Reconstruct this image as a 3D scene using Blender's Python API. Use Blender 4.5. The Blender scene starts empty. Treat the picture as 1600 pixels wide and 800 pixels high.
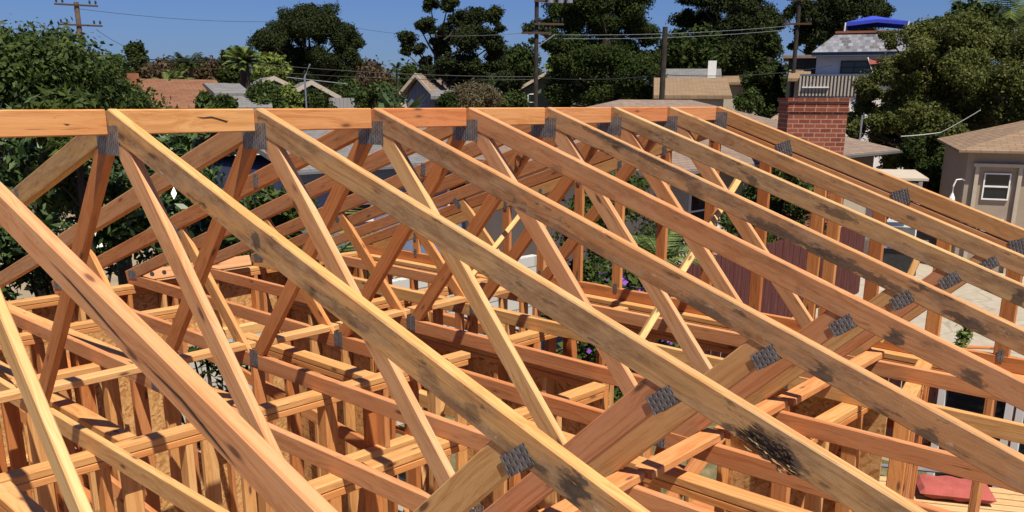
import bpy, math, random
import numpy as np
from mathutils import Vector, Matrix
random.seed(7); RNG = np.random.default_rng(7)
C = bpy.context.scene.collection
SC = bpy.context.scene

# ------------------------------------------------------------------ camera
G = 4.15                     # height of the truss peaks above the ground
S = 0.61                     # truss spacing
F, CY = 1392.89, 549.08
YAW, PITCH, ROLL = 0.749867, 0.275135, 0.0049586
CAM = Vector((-1.44761, -3.36068, G + 0.03855))
dv = Vector((math.cos(YAW)*math.cos(PITCH), math.sin(YAW)*math.cos(PITCH), -math.sin(PITCH)))
rv = dv.cross(Vector((0, 0, 1))).normalized(); uv_ = rv.cross(dv)
RV = rv*math.cos(ROLL) + uv_*math.sin(ROLL); UV = RV.cross(dv)
cam = bpy.data.cameras.new('camera'); co = bpy.data.objects.new('camera', cam); C.objects.link(co)
co.matrix_world = Matrix(((RV.x, UV.x, -dv.x, CAM.x), (RV.y, UV.y, -dv.y, CAM.y), (RV.z, UV.z, -dv.z, CAM.z), (0, 0, 0, 1)))
cam.sensor_width = 36; cam.lens = 36*F/1600; cam.shift_y = (CY-400)/1600.0; cam.clip_start = .05; cam.clip_end = 3000
SC.camera = co
# ------------------------------------------------------------------ world, sun, exposure
sunv = Vector((-.18, -.447, .894)).normalized()
w = bpy.data.worlds.new('World'); SC.world = w; w.use_nodes = True
nt = w.node_tree; bg = nt.nodes['Background']
sk = nt.nodes.new('ShaderNodeTexSky'); sk.sky_type = 'NISHITA'; sk.sun_disc = False
sk.sun_elevation = math.asin(sunv.z); sk.sun_rotation = math.atan2(sunv.x, sunv.y)
sk.air_density = 1.0; sk.dust_density = .6; sk.ozone_density = 2.2; sk.altitude = 0
tint = nt.nodes.new('ShaderNodeMix'); tint.data_type = 'RGBA'; tint.blend_type = 'MULTIPLY'; tint.inputs[0].default_value = 1
nt.links.new(sk.outputs[0], tint.inputs[6]); tint.inputs[7].default_value = (.66, .90, 1.58, 1)
nt.links.new(tint.outputs[2], bg.inputs[0]); bg.inputs[1].default_value = .038
sl = bpy.data.lights.new('sun', 'SUN'); sl.energy = 5.0; sl.angle = math.radians(.53); sl.color = (1, .93, .80)
so = bpy.data.objects.new('sun', sl); C.objects.link(so); so.rotation_euler = (-sunv).to_track_quat('-Z', 'Y').to_euler(); so.location = (0, 0, 30)
SC.view_settings.view_transform = 'Standard'; SC.view_settings.look = 'None'; SC.view_settings.gamma = 1
SC.view_settings.exposure = .50; SC.view_settings.use_curve_mapping = False
SC.render.engine = 'CYCLES'; SC.cycles.max_bounces = 8; SC.cycles.diffuse_bounces = 3

# ------------------------------------------------------------------ pixel helpers (photo pixel -> point in the place)
def ray(px, py): return dv + RV*((px-800)/F) - UV*((py-CY)/F)
def hp(px, py, hd):
    v = ray(px, py); return CAM + v*(hd/math.hypot(v.x, v.y))
def onz(px, py, z):
    v = ray(px, py); return CAM + v*((z-CAM.z)/v.z)
def onx(px, py, x):
    v = ray(px, py); return CAM + v*((x-CAM.x)/v.x)
def ony(px, py, y):
    v = ray(px, py); return CAM + v*((y-CAM.y)/v.y)
def yaw_to_cam(p):           # rotation that turns local -Y towards the camera
    return math.atan2(CAM.y-p.y, CAM.x-p.x) + math.pi/2

# ------------------------------------------------------------------ material helpers
def mat(name, rough=.8, spec=.3):
    m = bpy.data.materials.new(name); m.use_nodes = True
    b = m.node_tree.nodes['Principled BSDF']; b.inputs['Roughness'].default_value = rough
    b.inputs['Specular IOR Level'].default_value = spec
    return m, m.node_tree, b
def N(nt, t, **k):
    n = nt.nodes.new(t)
    for a, v in k.items():
        if a.startswith('i_'):
            key = a[2:]; n.inputs[int(key) if key.isdigit() else key].default_value = v
        else: setattr(n, a, v)
    return n
def ramp(nt, src, stops):
    r = N(nt, 'ShaderNodeValToRGB'); e = r.color_ramp.elements
    while len(e) < len(stops): e.new(.5)
    for i, (p, c) in enumerate(stops):
        e[i].position = p; e[i].color = (c, c, c, 1) if isinstance(c, (int, float)) else (*c, 1)
    nt.links.new(src, r.inputs[0]); return r.outputs[0]
def mix(nt, fac, a, b, mode='MIX'):
    n = N(nt, 'ShaderNodeMix', data_type='RGBA', blend_type=mode)
    for s, v in ((0, fac), (6, a), (7, b)):
        if hasattr(v, 'links') or hasattr(v, 'is_linked'): nt.links.new(v, n.inputs[s])
        elif s == 0: n.inputs[0].default_value = v
        else: n.inputs[s].default_value = (*v, 1)
    return n.outputs[2]
def math_(nt, op, a, b=0.0, c=None):
    n = N(nt, 'ShaderNodeMath', operation=op)
    for i, v in enumerate((a, b) if c is None else (a, b, c)):
        if hasattr(v, 'is_linked'): nt.links.new(v, n.inputs[i])
        else: n.inputs[i].default_value = v
    return n.outputs[0]
def coords(nt, scale=(1, 1, 1), kind='Object', rnd=0):
    tc = N(nt, 'ShaderNodeTexCoord'); mp = N(nt, 'ShaderNodeMapping'); mp.inputs['Scale'].default_value = scale
    nt.links.new(tc.outputs[kind], mp.inputs[0])
    if rnd:
        oi = N(nt, 'ShaderNodeObjectInfo'); v = N(nt, 'ShaderNodeCombineXYZ')
        for i, f in enumerate((37.0, 11.0, 23.0)): nt.links.new(math_(nt, 'MULTIPLY', oi.outputs['Random'], f*rnd), v.inputs[i])
        nt.links.new(v.outputs[0], mp.inputs['Location'])
    return mp.outputs[0]
def noise(nt, vec, scale, detail=4, rough=.55, dist=0):
    n = N(nt, 'ShaderNodeTexNoise'); n.inputs['Scale'].default_value = scale; n.inputs['Detail'].default_value = detail
    n.inputs['Roughness'].default_value = rough; n.inputs['Distortion'].default_value = dist
    nt.links.new(vec, n.inputs['Vector']); return n.outputs['Fac']
def bump(nt, b, h, strength=.3, dist=.01):
    n = N(nt, 'ShaderNodeBump'); n.inputs['Strength'].default_value = strength; n.inputs['Distance'].default_value = dist
    nt.links.new(h, n.inputs['Height']); nt.links.new(n.outputs[0], b.inputs['Normal'])
def plain(name, col, rough=.8, var=.15, scale=3, spec=.3, metal=0, bmp=0):
    m, nt, b = mat(name, rough, spec); v = coords(nt)
    n = noise(nt, v, scale, 5)
    c = ramp(nt, n, [(.3, tuple(x*(1-var) for x in col)), (.7, tuple(min(1, x*(1+var)) for x in col))])
    nt.links.new(c, b.inputs['Base Color']); b.inputs['Metallic'].default_value = metal
    if bmp: bump(nt, b, noise(nt, v, scale*12, 3), bmp)
    return m

def wood_mat(name, stained=False, patches=()):
    m, nt, b = mat(name, .72, .25)
    oi = N(nt, 'ShaderNodeObjectInfo'); base = oi.outputs['Color']; amt = oi.outputs['Alpha']
    v = coords(nt, (1, 1, 1), rnd=1)
    # flat-sawn figure: long streaks of uneven width that wander slowly
    wn = noise(nt, coords(nt, (.8, 2.5, 2.5), rnd=1), 1.6, 2, .5)
    base_v = coords(nt, (.5, 42, 42), rnd=1)
    vm = N(nt, 'ShaderNodeVectorMath', operation='ADD'); nt.links.new(base_v, vm.inputs[0])
    cx = N(nt, 'ShaderNodeCombineXYZ'); w5 = math_(nt, 'MULTIPLY', wn, 7.0); nt.links.new(w5, cx.inputs[1]); nt.links.new(w5, cx.inputs[2]); nt.links.new(cx.outputs[0], vm.inputs[1])
    ring = ramp(nt, noise(nt, vm.outputs[0], 1.25, 8, .68), [(.40, 0), (.5, .30), (.60, 1)])
    fine = noise(nt, coords(nt, (5, 120, 120), rnd=1), 3, 5, .7)
    slow = noise(nt, coords(nt, (.7, 4, 4), rnd=1), 1.7, 4, .6)
    c = mix(nt, math_(nt, 'MULTIPLY', ring, .60), base, mix(nt, 1.0, base, (.68, .50, .36), 'MULTIPLY'))
    c = mix(nt, ramp(nt, fine, [(.35, .0), (.75, .40)]), c, mix(nt, 1.0, c, (.66, .55, .45), 'MULTIPLY'))
    c = mix(nt, ramp(nt, slow, [(.35, .0), (.7, .65)]), c, mix(nt, 1.0, c, (.90, .70, .52), 'MULTIPLY'))
    chk = noise(nt, coords(nt, (1.6, 60, 60), rnd=1), 2.1, 3, .5)
    c = mix(nt, ramp(nt, chk, [(.70, 0), (.74, .75)]), c, (.10, .045, .02))
    spk = noise(nt, coords(nt, (30, 45, 45), rnd=1), 2.0, 2, .5)
    c = mix(nt, ramp(nt, spk, [(.74, 0), (.78, .6)]), c, (.16, .075, .035))
    # knots
    vo = N(nt, 'ShaderNodeTexVoronoi', feature='F1'); vo.inputs['Scale'].default_value = 2.0; vo.inputs['Randomness'].default_value = 1
    dn = noise(nt, v, 9, 2)
    nt.links.new(coords(nt, (1.7, 5.5, 5.5), rnd=1), vo.inputs['Vector'])
    kd = math_(nt, 'ADD', vo.outputs['Distance'], math_(nt, 'MULTIPLY', dn, .05))
    c = mix(nt, ramp(nt, kd, [(.09, .92), (.115, .6), (.13, .3), (.19, 0)]), c, (.13, .055, .028))
    if stained:
        geo = N(nt, 'ShaderNodeTexCoord'); sn = N(nt, 'ShaderNodeSeparateXYZ'); nt.links.new(geo.outputs['Normal'], sn.inputs[0])
        side = ramp(nt, math_(nt, 'ABSOLUTE', sn.outputs[1]), [(.5, 0), (.8, 1)])
        s1 = noise(nt, coords(nt, (1.3, 6, 8), rnd=1), 1.7, 8, .70)
        s2 = noise(nt, coords(nt, (4.5, 10, 12), rnd=1), 1.6, 7, .74)
        grime = math_(nt, 'MULTIPLY', math_(nt, 'MULTIPLY', ramp(nt, s1, [(.42, .16), (.56, .85)]), side), amt)
        c = mix(nt, grime, c, mix(nt, ramp(nt, s2, [(.42, 0), (.58, 1)]), (.36, .24, .14), (.17, .10, .055)))
        # small dark mould spots and streaks with crisp edges
        mo = noise(nt, coords(nt, (3.0, 9, 11), rnd=1), 2.3, 6, .66)
        c = mix(nt, math_(nt, 'MULTIPLY', math_(nt, 'MULTIPLY', ramp(nt, mo, [(.60, 0), (.66, .8)]), side), amt), c, (.06, .042, .03))
        # dried plaster splashes
        sp = noise(nt, coords(nt, (6, 16, 16), rnd=1), 2.2, 8, .74)
        c = mix(nt, math_(nt, 'MULTIPLY', math_(nt, 'MULTIPLY', ramp(nt, sp, [(.64, 0), (.67, .75)]), side), amt), c, (.56, .45, .33))
    if patches:                                     # water and mould blots where the photograph shows them
        ov = N(nt, 'ShaderNodeTexCoord'); so_ = N(nt, 'ShaderNodeSeparateXYZ'); nt.links.new(ov.outputs['Object'], so_.inputs[0])
        rag = noise(nt, coords(nt, (14, 30, 38)), 1.4, 7, .7); tot = None
        for (px_, pz_, rx_, rz_, st_) in patches:
            dx = math_(nt, 'MULTIPLY', math_(nt, 'SUBTRACT', so_.outputs[0], px_), 1/rx_); dz = math_(nt, 'MULTIPLY', math_(nt, 'SUBTRACT', so_.outputs[2], pz_), 1/rz_)
            d_ = math_(nt, 'SQRT', math_(nt, 'ADD', math_(nt, 'MULTIPLY', dx, dx), math_(nt, 'MULTIPLY', dz, dz)))
            m_ = math_(nt, 'MULTIPLY', ramp(nt, math_(nt, 'ADD', d_, math_(nt, 'MULTIPLY', math_(nt, 'SUBTRACT', rag, .5), 3.2)), [(.62, 1), (.98, 0)]), st_)
            tot = m_ if tot is None else math_(nt, 'MAXIMUM', tot, m_)
        c = mix(nt, math_(nt, 'MULTIPLY', tot, side), c, mix(nt, ramp(nt, rag, [(.4, 0), (.6, 1)]), (.10, .075, .055), (.035, .026, .02)))
    nt.links.new(c, b.inputs['Base Color'])
    hgt = math_(nt, 'ADD', math_(nt, 'MULTIPLY', fine, .7), math_(nt, 'MULTIPLY', ring, .3))
    bump(nt, b, hgt, .35, .0025)
    rr = ramp(nt, fine, [(.3, .6), (.7, .85)]); nt.links.new(rr, b.inputs['Roughness'])
    return m
WOOD = wood_mat('sawn_wood'); WOODS = wood_mat('weathered_wood', True)

def osb_mat():
    m, nt, b = mat('strand_board', .7, .25); v = coords(nt, (34, 34, 34))
    d = noise(nt, v, .5, 2); vo = N(nt, 'ShaderNodeTexVoronoi', feature='F1'); vo.inputs['Scale'].default_value = 1.5
    mp = N(nt, 'ShaderNodeVectorMath', operation='ADD'); nt.links.new(v, mp.inputs[0])
    cb = N(nt, 'ShaderNodeCombineXYZ'); nt.links.new(math_(nt, 'MULTIPLY', d, 4), cb.inputs[0]); nt.links.new(math_(nt, 'MULTIPLY', d, 3), cb.inputs[2]); nt.links.new(cb.outputs[0], mp.inputs[1])
    nt.links.new(mp.outputs[0], vo.inputs['Vector'])
    sp = N(nt, 'ShaderNodeSeparateColor'); nt.links.new(vo.outputs['Color'], sp.inputs[0])
    c = ramp(nt, sp.outputs[0], [(0, (.30, .13, .04)), (.3, (.46, .24, .085)), (.7, (.54, .30, .12)), (1, (.62, .38, .17))])
    nt.links.new(c, b.inputs['Base Color']); bump(nt, b, sp.outputs[1], .3, .004); return m
OSB = osb_mat()
def plate_mat():
    m, nt, b = mat('toothed_steel', .55, .5); b.inputs['Metallic'].default_value = .35
    v = coords(nt, (1, 1, 1)); sp = N(nt, 'ShaderNodeSeparateXYZ'); nt.links.new(v, sp.inputs[0])
    row = math_(nt, 'FRACT', math_(nt, 'MULTIPLY', sp.outputs[0], 60)); col = math_(nt, 'FRACT', math_(nt, 'ADD', math_(nt, 'MULTIPLY', sp.outputs[2], 48), math_(nt, 'MULTIPLY', math_(nt, 'FLOOR', math_(nt, 'MULTIPLY', sp.outputs[0], 60)), .5)))
    hole = math_(nt, 'MULTIPLY', math_(nt, 'GREATER_THAN', row, .62), math_(nt, 'GREATER_THAN', col, .42))
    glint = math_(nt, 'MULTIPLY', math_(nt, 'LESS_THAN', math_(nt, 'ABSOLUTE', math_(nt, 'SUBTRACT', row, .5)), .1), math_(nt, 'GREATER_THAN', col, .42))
    g = ramp(nt, noise(nt, coords(nt, (1, 1, 1), rnd=1), 26, 5), [(.3, (.10, .092, .09)), (.5, (.16, .15, .15)), (.7, (.24, .235, .235))])
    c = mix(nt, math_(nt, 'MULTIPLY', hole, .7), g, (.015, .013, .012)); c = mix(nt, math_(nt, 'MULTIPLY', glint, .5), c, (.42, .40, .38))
    nt.links.new(c, b.inputs['Base Color']); bump(nt, b, math_(nt, 'SUBTRACT', 1, hole), .6, .002); return m
PLATE = plate_mat()
def leaf_mat(name, c1, c2, trans=.25, rough=.6, spec=.2):
    m, nt, b = mat(name, rough, spec); g = N(nt, 'ShaderNodeNewGeometry')
    c = ramp(nt, g.outputs['Random Per Island'], [(0, c1), (1, c2)])
    nz = noise(nt, coords(nt), .9, 3)
    c = mix(nt, ramp(nt, nz, [(.35, .0), (.65, .6)]), c, mix(nt, 1.0, c, (1.35, 1.25, .9), 'MULTIPLY'))
    nt.links.new(c, b.inputs['Base Color'])
    t = N(nt, 'ShaderNodeBsdfTranslucent'); nt.links.new(c, t.inputs[0]); ms = N(nt, 'ShaderNodeMixShader'); ms.inputs[0].default_value = trans
    nt.links.new(b.outputs[0], ms.inputs[1]); nt.links.new(t.outputs[0], ms.inputs[2])
    nt.links.new(ms.outputs[0], nt.nodes['Material Output'].inputs[0]); return m
def shingle_mat(name, c1, c2, sx=1.0, row=.14):
    m, nt, b = mat(name, .9, .2); v = coords(nt, (1, 1, 1), 'UV')
    br = N(nt, 'ShaderNodeTexBrick'); br.inputs['Scale'].default_value = 1; br.inputs['Brick Width'].default_value = .32*sx; br.inputs['Row Height'].default_value = row
    br.inputs['Mortar Size'].default_value = .012; br.inputs['Mortar'].default_value = (*[x*.62 for x in c1], 1)
    br.inputs['Color1'].default_value = (*c1, 1); br.inputs['Color2'].default_value = (*c2, 1); br.offset = .5; br.inputs['Bias'].default_value = 0
    nt.links.new(v, br.inputs['Vector'])
    nz = noise(nt, coords(nt), 1.2, 6); c = mix(nt, ramp(nt, nz, [(.3, 0), (.7, .5)]), br.outputs[0], mix(nt, 1.0, br.outputs[0], (.75, .75, .78), 'MULTIPLY'))
    nt.links.new(c, b.inputs['Base Color']); bump(nt, b, math_(nt, 'SUBTRACT', 1, br.outputs['Fac']), .5, .01); return m

M = dict(
 concrete=plain('patio_concrete', (.46, .41, .33), .9, .18, 1.4, bmp=.2), slab=plain('slab_concrete', (.30, .27, .23), .9, .2, 2),
 stucco=plain('beige_stucco', (.31, .245, .185), .95, .06, 4, bmp=.4), white=plain('white_paint', (.72, .71, .68), .6, .06, 5),
 cream=plain('cream_stucco', (.42, .37, .29), .9, .06, 3), blue=plain('blue_grey_siding', (.13, .17, .27), .8, .08, 3),
 greysiding=plain('grey_siding', (.22, .24, .27), .8, .1, 3), greenwall=plain('grey_green_siding', (.10, .12, .09), .9, .1, 3),
 dark=plain('dark_metal', (.03, .03, .03), .5, .2, 8), steel=plain('galvanised_steel', (.45, .46, .47), .35, .1, 12, metal=.8),
 trim=plain('beige_trim', (.42, .36, .28), .8, .06, 6), mans_band=plain('slate_blue_fascia', (.07, .09, .13), .8, .1, 3), whitewall=plain('pale_stucco', (.60, .57, .56), .9, .05, 3),
 pole=plain('weathered_pole', (.13, .095, .07), .95, .3, 6), darkpole=plain('dark_pole', (.035, .028, .022), .95, .3, 6),
 canopy=plain('blue_canopy_cloth', (.035, .06, .42), .7, .08, 2), cushion=plain('coral_canvas', (.36, .085, .068), .85, .12, 9, bmp=.3),
 rust=plain('brick_red_roof_edge', (.25, .09, .05), .9, .15, 3), bark=plain('bark', (.05, .036, .026), .95, .3, 6, bmp=.5),
 stem=plain('green_stem', (.10, .14, .05), .7, .2, 8), red=plain('flag_cloth', (.45, .12, .10), .8, .1, 8),
 dirt=plain('dry_ground', (.26, .20, .13), 1, .2, .8, bmp=.4),
)
def glass_mat():
    m, nt, b = mat('window_glass', .06, .6); b.inputs['Base Color'].default_value = (.012, .016, .02, 1); return m
M['glass'] = glass_mat()
def fence_mat():
    m, nt, b = mat('maroon_fence_paint', .85, .2)
    c = ramp(nt, noise(nt, coords(nt, (6, 6, .7), rnd=1), 3, 5, .6), [(.3, (.06, .018, .016)), (.6, (.10, .032, .028)), (.8, (.15, .075, .062))])
    nt.links.new(c, b.inputs['Base Color']); return m
M['fence'] = fence_mat()
def brick_mat():   # mixed bricks with soot
    m, nt, b = mat('red_brick', .9, .2); v = coords(nt, (1, 1, 1), 'UV'); br = N(nt, 'ShaderNodeTexBrick')
    br.inputs['Scale'].default_value = 1; br.inputs['Brick Width'].default_value = .26; br.inputs['Row Height'].default_value = .105; br.inputs['Mortar Size'].default_value = .012
    br.inputs['Color1'].default_value = (.17, .046, .026, 1); br.inputs['Color2'].default_value = (.27, .085, .048, 1); br.inputs['Mortar'].default_value = (.36, .21, .155, 1)
    nt.links.new(v, br.inputs['Vector']); nz = noise(nt, coords(nt), 14, 4)
    c = mix(nt, ramp(nt, nz, [(.3, .5), (.6, 0)]), br.outputs[0], mix(nt, 1.0, br.outputs[0], (.6, .5, .5), 'MULTIPLY'))
    nt.links.new(c, b.inputs['Base Color']); bump(nt, b, math_(nt, 'SUBTRACT', 1, br.outputs['Fac']), .5, .01); return m
M['brick'] = brick_mat()
def block_mat():
    m, nt, b = mat('white_block', .9, .2); v = coords(nt, (1, 1, 1), 'UV'); br = N(nt, 'ShaderNodeTexBrick')
    br.inputs['Scale'].default_value = 1; br.inputs['Brick Width'].default_value = .4; br.inputs['Row Height'].default_value = .2; br.inputs['Mortar Size'].default_value = .008
    br.inputs['Color1'].default_value = (.55, .53, .48, 1); br.inputs['Color2'].default_value = (.5, .48, .44, 1); br.inputs['Mortar'].default_value = (.2, .19, .17, 1)
    nt.links.new(v, br.inputs['Vector']); nt.links.new(br.outputs[0], b.inputs['Base Color']); return m
M['block'] = block_mat()
M['roof_grey'] = shingle_mat('grey_shingle', (.20, .19, .185), (.15, .145, .14))
M['roof_brown'] = shingle_mat('brown_shingle', (.26, .19, .145), (.20, .145, .11))
M['roof_tan'] = shingle_mat('tan_shingle', (.27, .185, .11), (.22, .145, .085))
M['roof_tan2'] = shingle_mat('weathered_tan_shingle', (.28, .19, .12), (.21, .14, .09))
M['roof_terra'] = shingle_mat('terracotta_shingle', (.235, .11, .06), (.17, .08, .045))
M['tile'] = shingle_mat('grey_roof_tile', (.26, .27, .30), (.09, .08, .078), .62, .21)
def siding_mat(name, c, step=.15, axis=2):
    m, nt, b = mat(name, .8, .25); sp = N(nt, 'ShaderNodeSeparateXYZ'); nt.links.new(coords(nt), sp.inputs[0])
    fr = math_(nt, 'FRACT', math_(nt, 'MULTIPLY', sp.outputs[axis], 1/step)); ln = math_(nt, 'LESS_THAN', fr, .1)
    nt.links.new(mix(nt, ln, c, tuple(x*.55 for x in c)), b.inputs['Base Color']); bump(nt, b, fr, .5, .01); return m
M['siding'] = siding_mat('grey_blue_board_siding', (.17, .18, .21), .2, 0)
def flag_mat():                                                   # worn flagstone paving
    m, nt, b = mat('flagstone', .9, .2); v = coords(nt)
    vo = N(nt, 'ShaderNodeTexVoronoi', feature='DISTANCE_TO_EDGE'); vo.inputs['Scale'].default_value = 1.1; nt.links.new(v, vo.inputs['Vector'])
    v2 = N(nt, 'ShaderNodeTexVoronoi', feature='F1'); v2.inputs['Scale'].default_value = 1.1; nt.links.new(v, v2.inputs['Vector'])
    s = N(nt, 'ShaderNodeSeparateColor'); nt.links.new(v2.outputs['Color'], s.inputs[0])
    base = ramp(nt, s.outputs[0], [(0, (.36, .31, .24)), (1, (.40, .345, .27))])
    base = mix(nt, ramp(nt, noise(nt, v, 6, 5), [(.4, 0), (.8, .5)]), base, (.22, .18, .13))
    c = mix(nt, ramp(nt, vo.outputs['Distance'], [(.0, .5), (.03, 0)]), base, (.18, .16, .10))
    nt.links.new(c, b.inputs['Base Color']); bump(nt, b, vo.outputs['Distance'], .3, .02); return m
M['flag'] = flag_mat()
def grass_mat():
    m, nt, b = mat('dry_lawn', 1, .1); v = coords(nt)
    c = ramp(nt, noise(nt, v, 2.2, 8, .7), [(.3, (.07, .075, .03)), (.5, (.16, .14, .07)), (.7, (.30, .24, .14))])
    nt.links.new(c, b.inputs['Base Color']); bump(nt, b, noise(nt, v, 60, 4, .7), .7, .03); return m
M['lawn'] = grass_mat()
M['leaf_dark'] = leaf_mat('dark_leaf', (.016, .028, .008), (.045, .064, .018), .2, .85, .08)
M['leaf_mid'] = leaf_mat('mid_green_leaf', (.020, .038, .009), (.066, .094, .020))
M['leaf_glossy'] = leaf_mat('glossy_leaf', (.026, .055, .018), (.085, .13, .045), .2, .32, .5)
M['leaf_olive'] = leaf_mat('olive_leaf', (.042, .056, .013), (.115, .125, .030), .3)
M['leaf_pine'] = leaf_mat('pine_needle', (.014, .022, .009), (.036, .046, .018), .1, .9, .05)
M['leaf_brown'] = leaf_mat('brownish_leaf', (.05, .035, .022), (.10, .07, .04))
M['leaf_grey'] = leaf_mat('dry_twig', (.075, .062, .035), (.14, .115, .065))
M['leaf_palm'] = leaf_mat('palm_leaf', (.05, .085, .02), (.15, .19, .06))
M['leaf_lime'] = leaf_mat('lime_leaf', (.08, .12, .02), (.17, .21, .05))
M['flower'] = leaf_mat('violet_petal', (.16, .05, .45), (.30, .12, .62))

# ------------------------------------------------------------------ object helpers
def tag(o, label=None, cat=None, group=None, kind=None):
    if label: o['label'] = label
    if cat: o['category'] = cat
    if group: o['group'] = group
    if kind: o['kind'] = kind
    return o
def thing(name, label, cat, loc=(0, 0, 0), rz=0, group=None):
    o = bpy.data.objects.new(name, None); C.objects.link(o); o.empty_display_size = .2
    o.location = loc; o.rotation_euler = (0, 0, rz); return tag(o, label, cat, group)
class MB:
    def __init__(s): s.v = []; s.f = []; s.uv = []
    def quad(s, pts, uv=None):
        i = len(s.v); s.v += [tuple(p) for p in pts]; s.f.append(tuple(range(i, i+len(pts))))
        if uv is None:
            a = Vector(pts[0]); e = (Vector(pts[1])-a); n = e.cross(Vector(pts[-1])-a)
            e = e.normalized() if e.length > 1e-9 else Vector((1, 0, 0)); g = n.cross(e).normalized() if n.length > 1e-12 else Vector((0, 0, 1))
            if abs(e.z) > abs(g.z): e, g = g, -e
            uv = [((Vector(p)-a).dot(e) , (Vector(p)-a).dot(g)) for p in pts]
        s.uv += uv; return s
    def box(s, x0, x1, y0, y1, z0, z1):
        p = [(x0, y0, z0), (x1, y0, z0), (x1, y1, z0), (x0, y1, z0), (x0, y0, z1), (x1, y0, z1), (x1, y1, z1), (x0, y1, z1)]
        for f in ((0, 3, 2, 1), (4, 5, 6, 7), (0, 1, 5, 4), (1, 2, 6, 5), (2, 3, 7, 6), (3, 0, 4, 7)): s.quad([p[i] for i in f])
        return s
    def prism(s, poly, axis, a, b):           # poly: 2D points; extruded along axis from a to b
        def P(q, t): return {0: (t, q[0], q[1]), 1: (q[0], t, q[1]), 2: (q[0], q[1], t)}[axis]
        n = len(poly); s.quad([P(q, a) for q in poly]); s.quad([P(q, b) for q in reversed(poly)])
        for i in range(n):
            q, r = poly[i], poly[(i+1) % n]; s.quad([P(q, a), P(q, b), P(r, b), P(r, a)])
        return s
    def tube(s, pts, rad, n=8):
        pts = [Vector(p) for p in pts]; rad = rad if isinstance(rad, (list, tuple)) else [rad]*len(pts); rings = []
        for i, p in enumerate(pts):
            d = (pts[min(i+1, len(pts)-1)]-pts[max(i-1, 0)]).normalized(); a = d.cross(Vector((0, 0, 1)))
            if a.length < .05: a = d.cross(Vector((1, 0, 0)))
            a.normalize(); b = d.cross(a)
            rings.append([p+(a*math.cos(t)+b*math.sin(t))*rad[i] for t in [2*math.pi*j/n for j in range(n)]])
        for i in range(len(pts)-1):
            for j in range(n): s.quad([rings[i][j], rings[i][(j+1) % n], rings[i+1][(j+1) % n], rings[i+1][j]])
        s.quad(list(reversed(rings[0]))); s.quad(rings[-1]); return s
    def build(s, name, m, parent=None, smooth=False, bevel=0):
        me = bpy.data.meshes.new(name); me.from_pydata(s.v, [], s.f); me.materials.append(m)
        l = me.uv_layers.new(name='UVMap'); l.data.foreach_set('uv', np.array(s.uv, 'f').ravel())
        if smooth: me.shade_smooth()
        o = bpy.data.objects.new(name, me); C.objects.link(o)
        if parent is not None: o.parent = parent
        if bevel:
            w_ = o.modifiers.new('weld', 'WELD'); w_.merge_threshold = .0005
            b_ = o.modifiers.new('bevel', 'BEVEL'); b_.width = bevel; b_.segments = 2
        return o

PAL = [(.64, .38, .18), (.62, .31, .13), (.54, .24, .10), (.56, .27, .13), (.70, .45, .23), (.50, .205, .08)]
def tone(i=None, dark=1.0):
    c = PAL[i] if i is not None else random.choice(PAL); k = dark*random.uniform(.92, 1.05)
    return (c[0]*k, c[1]*k, c[2]*k)
def board(name, p0, p1, w_, t_, wdir, parent=None, col=None, stain=0, c0=0, c1=0, bow=0, bowt=0, seg=8, ch=.0045, m=None):
    """a sawn board from p0 to p1; w_ wide along wdir, t_ thick across; eased edges, slight bow, c0/c1 bevel cuts"""
    p0, p1 = Vector(p0), Vector(p1); X = (p1-p0); L = X.length; X.normalize(); Z = Vector(wdir); Z = (Z-X*Z.dot(X)).normalized(); Y = Z.cross(X)
    prof = [(-t_/2+ch, -w_/2), (t_/2-ch, -w_/2), (t_/2, -w_/2+ch), (t_/2, w_/2-ch), (t_/2-ch, w_/2), (-t_/2+ch, w_/2), (-t_/2, w_/2-ch), (-t_/2, -w_/2+ch)]
    v = []; f = []
    tw = random.uniform(-.004, .004)
    for i in range(seg+1):
        t = i/seg; s0 = 4*t*(1-t)
        for (y, z) in prof:
            x = t*L + (1-t)*c0*z + t*c1*z
            v.append((x, y+bowt*s0+tw*z*math.sin(3*t), z+bow*s0))
    for i in range(seg):
        for j in range(8):
            a = i*8+j; b = i*8+(j+1) % 8; f.append((a, b, b+8, a+8))
    f.append(tuple(range(7, -1, -1))); f.append(tuple(seg*8+j for j in range(8)))
    me = bpy.data.meshes.new(name); me.from_pydata(v, [], f); me.materials.append(m or (WOODS if stain else WOOD))
    o = bpy.data.objects.new(name, me); C.objects.link(o)
    c = col or tone(); o.color = (c[0]*1.01, c[1]*.965, c[2]*.82, stain)
    o.matrix_basis = Matrix(((X.x, Y.x, Z.x, p0.x), (X.y, Y.y, Z.y, p0.y), (X.z, Y.z, Z.z, p0.z), (0, 0, 0, 1)))
    if parent is not None: o.parent = parent
    return o
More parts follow.
